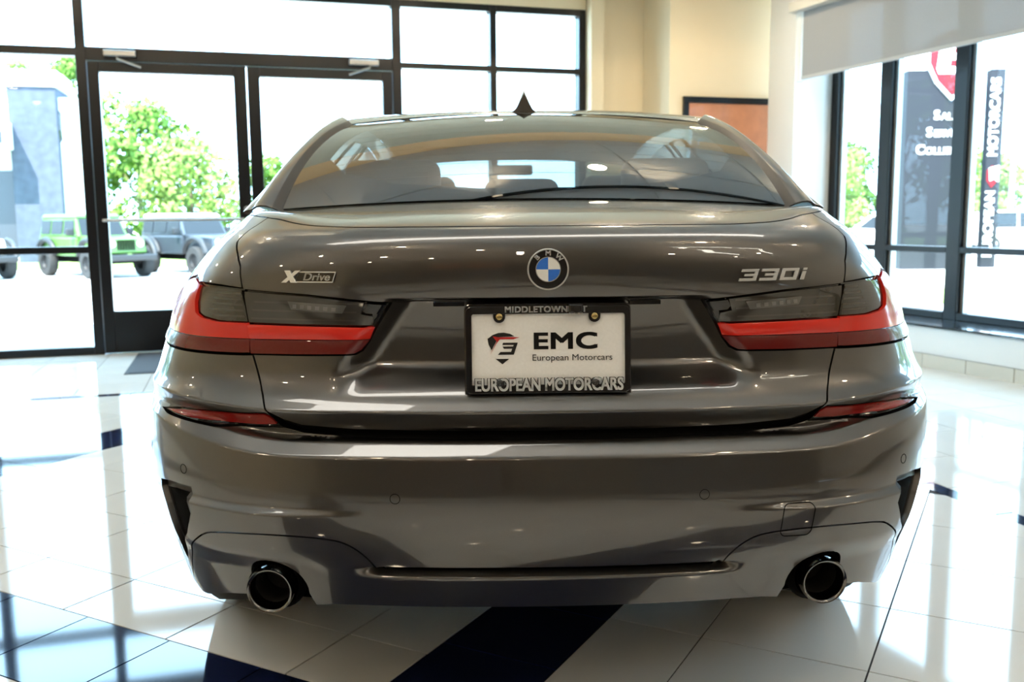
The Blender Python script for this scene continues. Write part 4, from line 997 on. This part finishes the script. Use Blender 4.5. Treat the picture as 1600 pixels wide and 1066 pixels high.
def offroader(paint, name, label, loc, rz, roofm, group='parked off-road vehicles'):
    e = tag(empty(name, loc, rz), label, 'vehicle', group)       # +x = front
    MB().box(-1.95, .55, -.78, .78, .62, 1.18).build('body_tub', paint, e, bevel=.05)
    bn = MB().hexa([(.55, -.70, .70), (1.95, -.62, .70), (1.95, .62, .70), (.55, .70, .70), (.55, -.70, 1.22), (1.93, -.56, 1.14), (1.93, .56, 1.14), (.55, .70, 1.22)]).build('bonnet', paint, e, bevel=.05)
    cab_ = MB().hexa([(-1.93, -.76, 1.18), (.62, -.76, 1.18), (.62, .76, 1.18), (-1.93, .76, 1.18), (-1.86, -.66, 1.74), (.30, -.66, 1.74), (.30, .66, 1.74), (-1.86, .66, 1.74)]).build('cabin', paint, e, bevel=.03)
    MB().hexa([(-1.92, -.70, 1.73), (.36, -.70, 1.73), (.36, .70, 1.73), (-1.92, .70, 1.73), (-1.86, -.64, 1.84), (.28, -.64, 1.84), (.28, .64, 1.84), (-1.86, .64, 1.84)]).build('roof', roofm, e, bevel=.04)
    MB().hexa([(.545, -.62, 1.26), (.635, -.66, 1.20), (.635, .66, 1.20), (.545, .62, 1.26), (.34, -.60, 1.70), (.352, -.60, 1.70), (.352, .60, 1.70), (.34, .60, 1.70)]).build('windscreen', SUVGLASS, e)
    for s in (1, -1):
        for x0, x1 in ((-1.80, -1.22), (-1.12, -.42), (-.32, .36)):
            def sf(x, z, d, s=s): return (x-.22*(z-1.25)*(1 if x > .2 else 0), s*(.772-.18*(z-1.18)+d), z)
            MB().prism([(x0, 1.26), (x1, 1.26), (x1, 1.66), (x0, 1.66)], -.01, .012, sf).build('side_window', SUVGLASS, e)
        for x in (-1.35, 1.35):
            MB().tube([(x+.62*math.cos(R_(a)), s*.84, .50+.60*math.sin(R_(a))) for a in range(165, 10, -15)], .085, 8).build('wheel_arch', BLACK, e, smooth=True)
            wh = MB().lathe([(.22, -.12), (.40, -.13), (.43, -.08), (.43, .08), (.40, .13), (.22, .12)], (x, s*.80, .43), (0, s, 0), 28).build('tyre', RUBBER, e, smooth=True)
            MB().lathe([(.225, .10), (.20, .03), (.0001, .06)], (x, s*.80, .43), (0, s, 0), 20).build('wheel', BLACK, wh, smooth=True)
        mr_ = MB().box(.36, .48, s*.80-.0, s*.80+s*.20, 1.22, 1.42).build('door_mirror', BLACK, e, bevel=.03)
        MB().lathe([(.0001, .03), (.09, .02), (.105, 0)], (1.95, s*.42, .98), (1, 0, 0), 20).build('headlamp', WHITE_E, e, smooth=True, fix=False)
    for k in range(7): MB().box(1.93, 1.965, -.27+k*.078, -.225+k*.078, .80, 1.10).build('grille_slot', DARK, bn)
    MB().box(1.98, 2.18, -.82, .82, .50, .68).build('front_bumper', BLACK, e, bevel=.04)
    MB().box(-2.05, -1.95, -.75, .75, .50, .66).build('rear_bumper', BLACK, e, bevel=.03)
    MB().box(-1.9, 1.9, -.45, .45, .42, .64).build('chassis', DARK, e)
    return e
gm = mat('lime_green_paint', (.055, .14, .02), rough=.4, coat=.3); wm = mat('white_vehicle_paint', (.75, .76, .78), rough=.3, coat=.8); sm_ = mat('steel_grey_vehicle_paint', (.022, .029, .038), rough=.4, coat=.3)
HARD = mat('black_hard_top', (.03, .03, .03), rough=.6)
VRZ = R_(-42)
offroader(gm, 'off_road_vehicle', 'lime green off-road vehicle parked behind the left door post', (-11.95, 26.7, GZ), VRZ, gm)
offroader(sm_, 'off_road_vehicle', 'steel grey off-road vehicle with pale roof seen through the left glass door', (-9.35, 28.0, GZ), VRZ, wm)
offroader(wm, 'off_road_vehicle', 'white off-road vehicle at the left edge beside the green one', (-15.6, 26.0, GZ), VRZ, wm)

def sedan_small(name, label, loc, rz, paint, h=1.5, L=4.6, group='parked cars across the lot'):
    e = tag(empty(name, loc, rz), label, 'vehicle', group); W_ = .9; hb = h*.56
    prof_ = [(-L/2, .35), (-L/2, hb*.9), (-L/2+.15, hb), (-L*.44+.1, h*.92), (-L*.30, h), (L*.02, h), (L*.20, hb*1.05), (L/2-.15, hb*.86), (L/2, hb*.6), (L/2, .30)]
    MB().prism(prof_[:3]+prof_[6:], -W_, W_, lambda a, b, c: (a, c, b)).build('body', paint, e, bevel=.08)
    MB().prism([prof_[2], prof_[3], prof_[4], prof_[5], prof_[6]], -W_*.86, W_*.86, lambda a, b, c: (a, c*(1-.12*max(0, b-hb)/(h-hb)), b)).build('cabin', paint, e, bevel=.06)
    for s in (1, -1):
        MB().prism([(-L*.36, hb*1.06), (-L*.33, h*.93), (-L*.28, h*.955), (-L*.10, h*.955), (-L*.10, hb*1.06)], -.005, .01, lambda a, b, c, s=s: (a, s*(W_*.86*(1-.12*max(0, b-hb)/(h-hb))+c), b)).build('side_window', SUVGLASS, e)
        MB().prism([(-L*.08, hb*1.06), (-L*.08, h*.955), (L*.005, h*.955), (L*.145, hb*1.10)], -.005, .01, lambda a, b, c, s=s: (a, s*(W_*.86*(1-.12*max(0, b-hb)/(h-hb))+c), b)).build('side_window', SUVGLASS, e)
        for x in (-L*.30, L*.31):
            wh = MB().lathe([(.20, -.10), (.32, -.11), (.35, -.07), (.35, .07), (.32, .11), (.20, .10)], (x, s*(W_-.09), .35), (0, s, 0), 24).build('tyre', RUBBER, e, smooth=True)
            MB().lathe([(.205, .08), (.18, .03), (.0001, .05)], (x, s*(W_-.09), .35), (0, s, 0), 20).build('wheel', ALLOY, wh, smooth=True)
    return e
sedan_small('parked_car', 'white car beside the wide pylon seen past the first mullion', (18.0, 42.8, GZ), R_(160), wm, 1.6)
sedan_small('parked_car', 'silver car farthest left in the lot beyond the side windows', (13.8, 45.0, GZ), R_(165), mat('silver_vehicle_paint', (.45, .47, .5), rough=.3, metal=.5, coat=.6), 1.5)
sedan_small('parked_car', 'white sport utility car right of the narrow pylon', (22.3, 37.6, GZ), R_(-12), wm, 1.75, 4.8)
sedan_small('parked_car', 'grey car behind the white sport utility car at the right edge', (27.2, 39.5, GZ), R_(170), mat('silver_vehicle_paint', (.45, .47, .5)), 1.5)

# --- trees
LEAF = [mat('fresh_green_leaves', (.105, .20, .035), rough=.8, spec=.2, noise=(1.2, .35)), mat('yellow_green_leaves', (.17, .245, .065), rough=.8, spec=.2, noise=(1.2, .3)), mat('deep_green_leaves', (.06, .13, .028), rough=.8, spec=.2, noise=(1.2, .35))]
for m in LEAF:
    b = m.node_tree.nodes['Principled BSDF']; b.inputs['Subsurface Weight'].default_value = 0.0
BARK = mat('grey_brown_bark', (.16, .12, .09), rough=.95)
def tree(label, x, y, h, w, kind, seed, base=.25, group='trees beyond the lot'):
    rnd = random.Random(seed); t = tag(empty('tree', (x, y, GZ)), label, 'tree', group)
    mb = MB().tube([(0, 0, -.1), (.05, .02, h*.3), (0, .1, h*.75)], [.05*h*.45, .04*h*.45, .01*h*.5], 8)
    lobes = []
    for k in range(22):
        a = rnd.uniform(0, 6.283); zz = rnd.uniform(base+.08, .92); rr = w*.5*math.sin(math.pi*min(max((zz-base)/(1-base)*.85+.12, 0), 1))*rnd.uniform(.35, .85)
        c = (rr*math.cos(a), rr*math.sin(a), zz*h); lobes.append((c, w*rnd.uniform(.14, .24)))
        if k < 9: mb.tube([(0, .05, h*min(zz*.6, .6)), (c[0]*.5, c[1]*.5, zz*h*.85), c], [.02*h*.25, .012*h*.25, .004*h*.25], 5)
    mb.build('trunk', BARK, t, smooth=True)
    rng = np.random.default_rng(seed); V = []; Fc = []
    for c, r in lobes:
        n = 150; d = rng.normal(size=(n, 3)); d /= np.linalg.norm(d, axis=1)[:, None]; p = np.array(c)+d*(r*rng.uniform(.55, 1.05, (n, 1)))*[1, 1, .85]
        a = rng.normal(size=(n, 3)); a /= np.linalg.norm(a, axis=1)[:, None]; b = np.cross(a, d+rng.normal(size=(n, 3))*.5); b /= (np.linalg.norm(b, axis=1)[:, None]+1e-9)
        s = rng.uniform(.10, .20, (n, 1))*max(w, 3)/5
        q = np.stack([p-a*s, p+b*s*.6, p+a*s, p-b*s*.6], 1).reshape(-1, 3); k0 = len(V)
        V += [tuple(v) for v in q]; Fc += [(k0+4*i, k0+4*i+1, k0+4*i+2, k0+4*i+3) for i in range(n)]
    mb = MB(); mb.v = V; mb.f = Fc; f = mb.build('foliage', LEAF[kind], t, fix=False)
    return t
tree('tallest green tree above the steel grey vehicle', -18.0, 47.0, 8.1, 6.4, 0, 1, .12)
tree('pale yellow-green tree right of the tallest tree', -14.0, 42.5, 5.4, 5.2, 1, 2, .15)
tree('small green tree against the meeting stile of the doors', -11.2, 46.0, 4.6, 4.2, 0, 3, .15)
tree('low dark shrub-like tree between the post and the tall tree', -21.2, 43.5, 4.6, 2.8, 2, 4, .08)
tree('tall thin-topped tree behind the stone tower', -22.5, 50.0, 11.0, 4.2, 0, 5, .2)
tree('tall pale tree left of the stone tower top', -25.8, 52.0, 11.4, 3.6, 1, 6, .3)
for k, (x, y, h, w, kd, lb) in enumerate([(21.0, 59, 5.4, 5, 0, 'round green tree at the left of the side window view'), (25.0, 66, 6.8, 5.2, 1, 'pale tree just left of the wide pylon'), (16.0, 63, 4.4, 5, 2, 'low dark tree nearest the first window mullion'), (30.6, 67.5, 5.8, 4.6, 0, 'green tree hidden mostly behind the pylons'), (35.0, 62.0, 5.4, 4.6, 1, 'pale tree just right of the narrow pylon'), (37.5, 56, 5.2, 5, 0, 'green tree behind the lamp post at the right edge'), (42.5, 60, 5.4, 6, 2, 'dark green tree beyond the right edge'), (18.5, 74, 6.6, 8, 0, 'farthest green tree behind the low dark tree'), (28.5, 75, 7.2, 8, 2, 'farthest dark tree left of the wide pylon'), (38.5, 74, 6.6, 8, 0, 'farthest green tree right of the narrow pylon'), (47.5, 72, 6.6, 8, 1, 'farthest pale tree behind the right edge')]):
    tree(lb, x, y, h, w, kd, 20+k, .03)
for k, (x, y, h, w, kd, lb) in enumerate([(24, -4, 8.5, 7, 0, 'unseen large green tree added level with the car boot, far right of the lot'), (25, 4, 8.0, 7, 2, 'unseen dark green tree added second along the right boundary'), (24, 12, 8.8, 7, 1, 'unseen pale tree added third along the right boundary'), (33, 22, 8.2, 7.5, 0, 'unseen green tree added at the far end of the right boundary'), (22, -12, 8.0, 7, 2, 'unseen dark green tree added behind the showroom on the right boundary'), (-31, 22, 8.5, 7.5, 0, 'unseen large green tree added on the left boundary of the lot'), (-32, 31, 8.0, 7, 2, 'unseen dark green tree added second along the left boundary')]):
    tree(lb, x, y, h, w, kd, 40+k, .04, 'unseen trees added at the sides to cut sky reflections')  # added out of view to dim the sky mirrored in lamps and paint
# --- neighbouring building with a stone tower
STONE = mat('blue_grey_stone_cladding', (.060, .070, .095), rough=.9, spec=.1, noise=(3.5, .35)); BWHITE = mat('white_building_panel', (.72, .73, .74), rough=.6); BDARK = mat('dark_glass_band', (.03, .035, .045), rough=.15)
bd = tag(empty('building', (-17.6, 35.4, GZ), R_(14)), 'white neighbouring building with a blue-grey stone tower', 'building')
MB().box(-.85, .85, 0, 3.0, 0, 6.75).build('stone_tower', STONE, bd, bevel=.02)
MB().box(-.95, .95, -.10, 3.1, 6.75, 7.35).build('tower_cap', BWHITE, bd)
MB().box(.86, 1.55, .4, 6.0, 0, 6.4).build('side_wall', BWHITE, bd); MB().box(-9, -.86, .6, 6, 0, 6.2).build('front_wall', BWHITE, bd)
MB().box(-9, -.75, -1.4, .6, 4.35, 5.35).build('canopy', BWHITE, bd); MB().box(-9, -.80, -1.46, -1.40, 4.5, 4.95).build('canopy_band', BDARK, bd)
MB().box(-9, -.95, .52, .61, .4, 3.6).build('shop_window', BDARK, bd)
MB().lathe([(.0001, .08), (.72, .08), (.80, .0)], (.86, .9, 5.3), (1, 0, 0), 28).build('round_sign', BDARK, bd, fix=False)
MB().box(1.56, 1.60, 1.2, 2.4, 3.4, 3.8).build('wall_sign', BDARK, bd)
# --- pylon signs
SLATE = mat('slate_grey_sign_panel', (.013, .0145, .020), rough=.6, spec=.2); SIGNW = mat('white_sign_letter', (.85, .86, .9), rough=.4); SIGNR = mat('red_sign_panel', (.16, .008, .014), rough=.5, spec=.2)
def pylon(name, label, p0, p1, z0, z1, th):
    d = Vector((p1[0]-p0[0], p1[1]-p0[1], 0)); Lw = d.length; d.normalize(); n = Vector((d.y, -d.x, 0)); base = Vector((p0[0], p0[1], GZ))
    e = tag(empty(name, base), label, 'sign')
    def fr(a, b, h=0.0): return tuple(d*a+Vector((0, 0, b-GZ))+n*h)
    MB().prism([(0, z0), (Lw, z0), (Lw, z1), (0, z1)], -th, 0, fr).build('sign_panel', SLATE, e, bevel=.01)
    MB().prism([(-.15, GZ), (Lw+.15, GZ), (Lw+.15, z0), (-.15, z0)], -th-.1, .1, fr).build('plinth', mat('pale_concrete_plinth', (.6, .6, .58), rough=.8), e)
    return e, fr, Lw
e1, f1, W1 = pylon('pylon_sign', 'wide slate pylon sign with red shield and white service lettering', (8.62, 18.2), (10.02, 18.14), -.10, 4.05, .35)
MB().prism([(.0, 4.05), (1.40, 4.05), (1.40, 5.6), (.0, 5.6)], -.33, -.02, f1).build('sign_head', SIGNW, e1)
MB().prism([(.36, 4.7), (.36, 4.15), (.55, 3.78), (.90, 3.42), (1.26, 3.75), (1.44, 4.15), (1.44, 4.7), (.9, 4.95)], 0, .05, f1).build('shield_panel', SIGNW, e1)
MB().prism([(.42, 4.66), (.42, 4.18), (.60, 3.82), (.90, 3.51), (1.21, 3.80), (1.38, 4.18), (1.38, 4.66), (.9, 4.88)], .05, .06, f1).build('shield_field', SIGNR, e1)
MB().prism([(.62, 4.62), (1.38, 4.62), (1.36, 4.50), (.92, 4.50), (.89, 4.38), (1.34, 4.38), (1.31, 4.24), (.84, 4.24), (.81, 4.10), (1.32, 4.10), (1.26, 3.96), (.60, 3.96), (.56, 4.06)], .06, .075, f1).build('shield_letter', SIGNW, e1)
for txt, z, x in (('SALES', 3.12, .90), ('SERVICE', 2.77, .93), ('COLLISION', 2.41, .88)):
    big = MB()
    text_mb(txt[0], .27, lambda a, b, h, z=z: f1(a+x-(.56 if len(txt) == 9 else (.44 if len(txt) == 7 else .27)), b+z, h), depth=.02, bold=.006).build('sign_lettering', SIGNW, e1)
    text_mb(txt[1:], .205, lambda a, b, h, z=z: f1(a+x-(.46 if len(txt) == 9 else (.345 if len(txt) == 7 else .18)), b+z-.024, h), depth=.02, bold=.005, align='LEFT').build('sign_lettering', SIGNW, e1)
e2, f2, W2 = pylon('pylon_sign', 'narrow slate pylon sign with upright white lettering and small red emblem', (10.05, 17.60), (10.34, 17.56), -.04, 3.98, .25)
def up(a, b, h, zc): return f2(.115-b, zc+a, h)
text_mb('MOTORCARS', .26, lambda a, b, h: up(a, b, h, 3.02), depth=.02, bold=.006, sx=1.0).build('sign_lettering', SIGNW, e2)
text_mb('EUROPEAN', .25, lambda a, b, h: up(a, b, h, .86), depth=.02, bold=.006, sx=1.08).build('sign_lettering', SIGNW, e2)
MB().prism([(.02, 1.95), (.02, 1.75), (.12, 1.60), (.24, 1.75), (.24, 2.00), (.12, 2.05)], 0, .02, f2).build('emblem_panel', SIGNR, e2)
MB().prism([(.06, 2.0), (.25, 2.05), (.25, 1.72), (.16, 1.78), (.08, 1.74)], .02, .03, f2).build('emblem_letter', SIGNW, e2)
lp = tag(empty('lamp_post', (27.6, 48.2, GZ)), 'pale grey lamp post at the far right of the lot', 'lamp post')
MB().tube([(0, 0, 0), (0, 0, 4.6)], [.14, .10], 10).build('post', mat('galvanised_post', (.6, .62, .64), rough=.5, metal=.3), lp, smooth=True)
MB().box(-.15, .75, -.15, .15, 4.5, 4.68).build('lamp_head', mat('galvanised_post', (.6, .62, .64)), lp, bevel=.03)
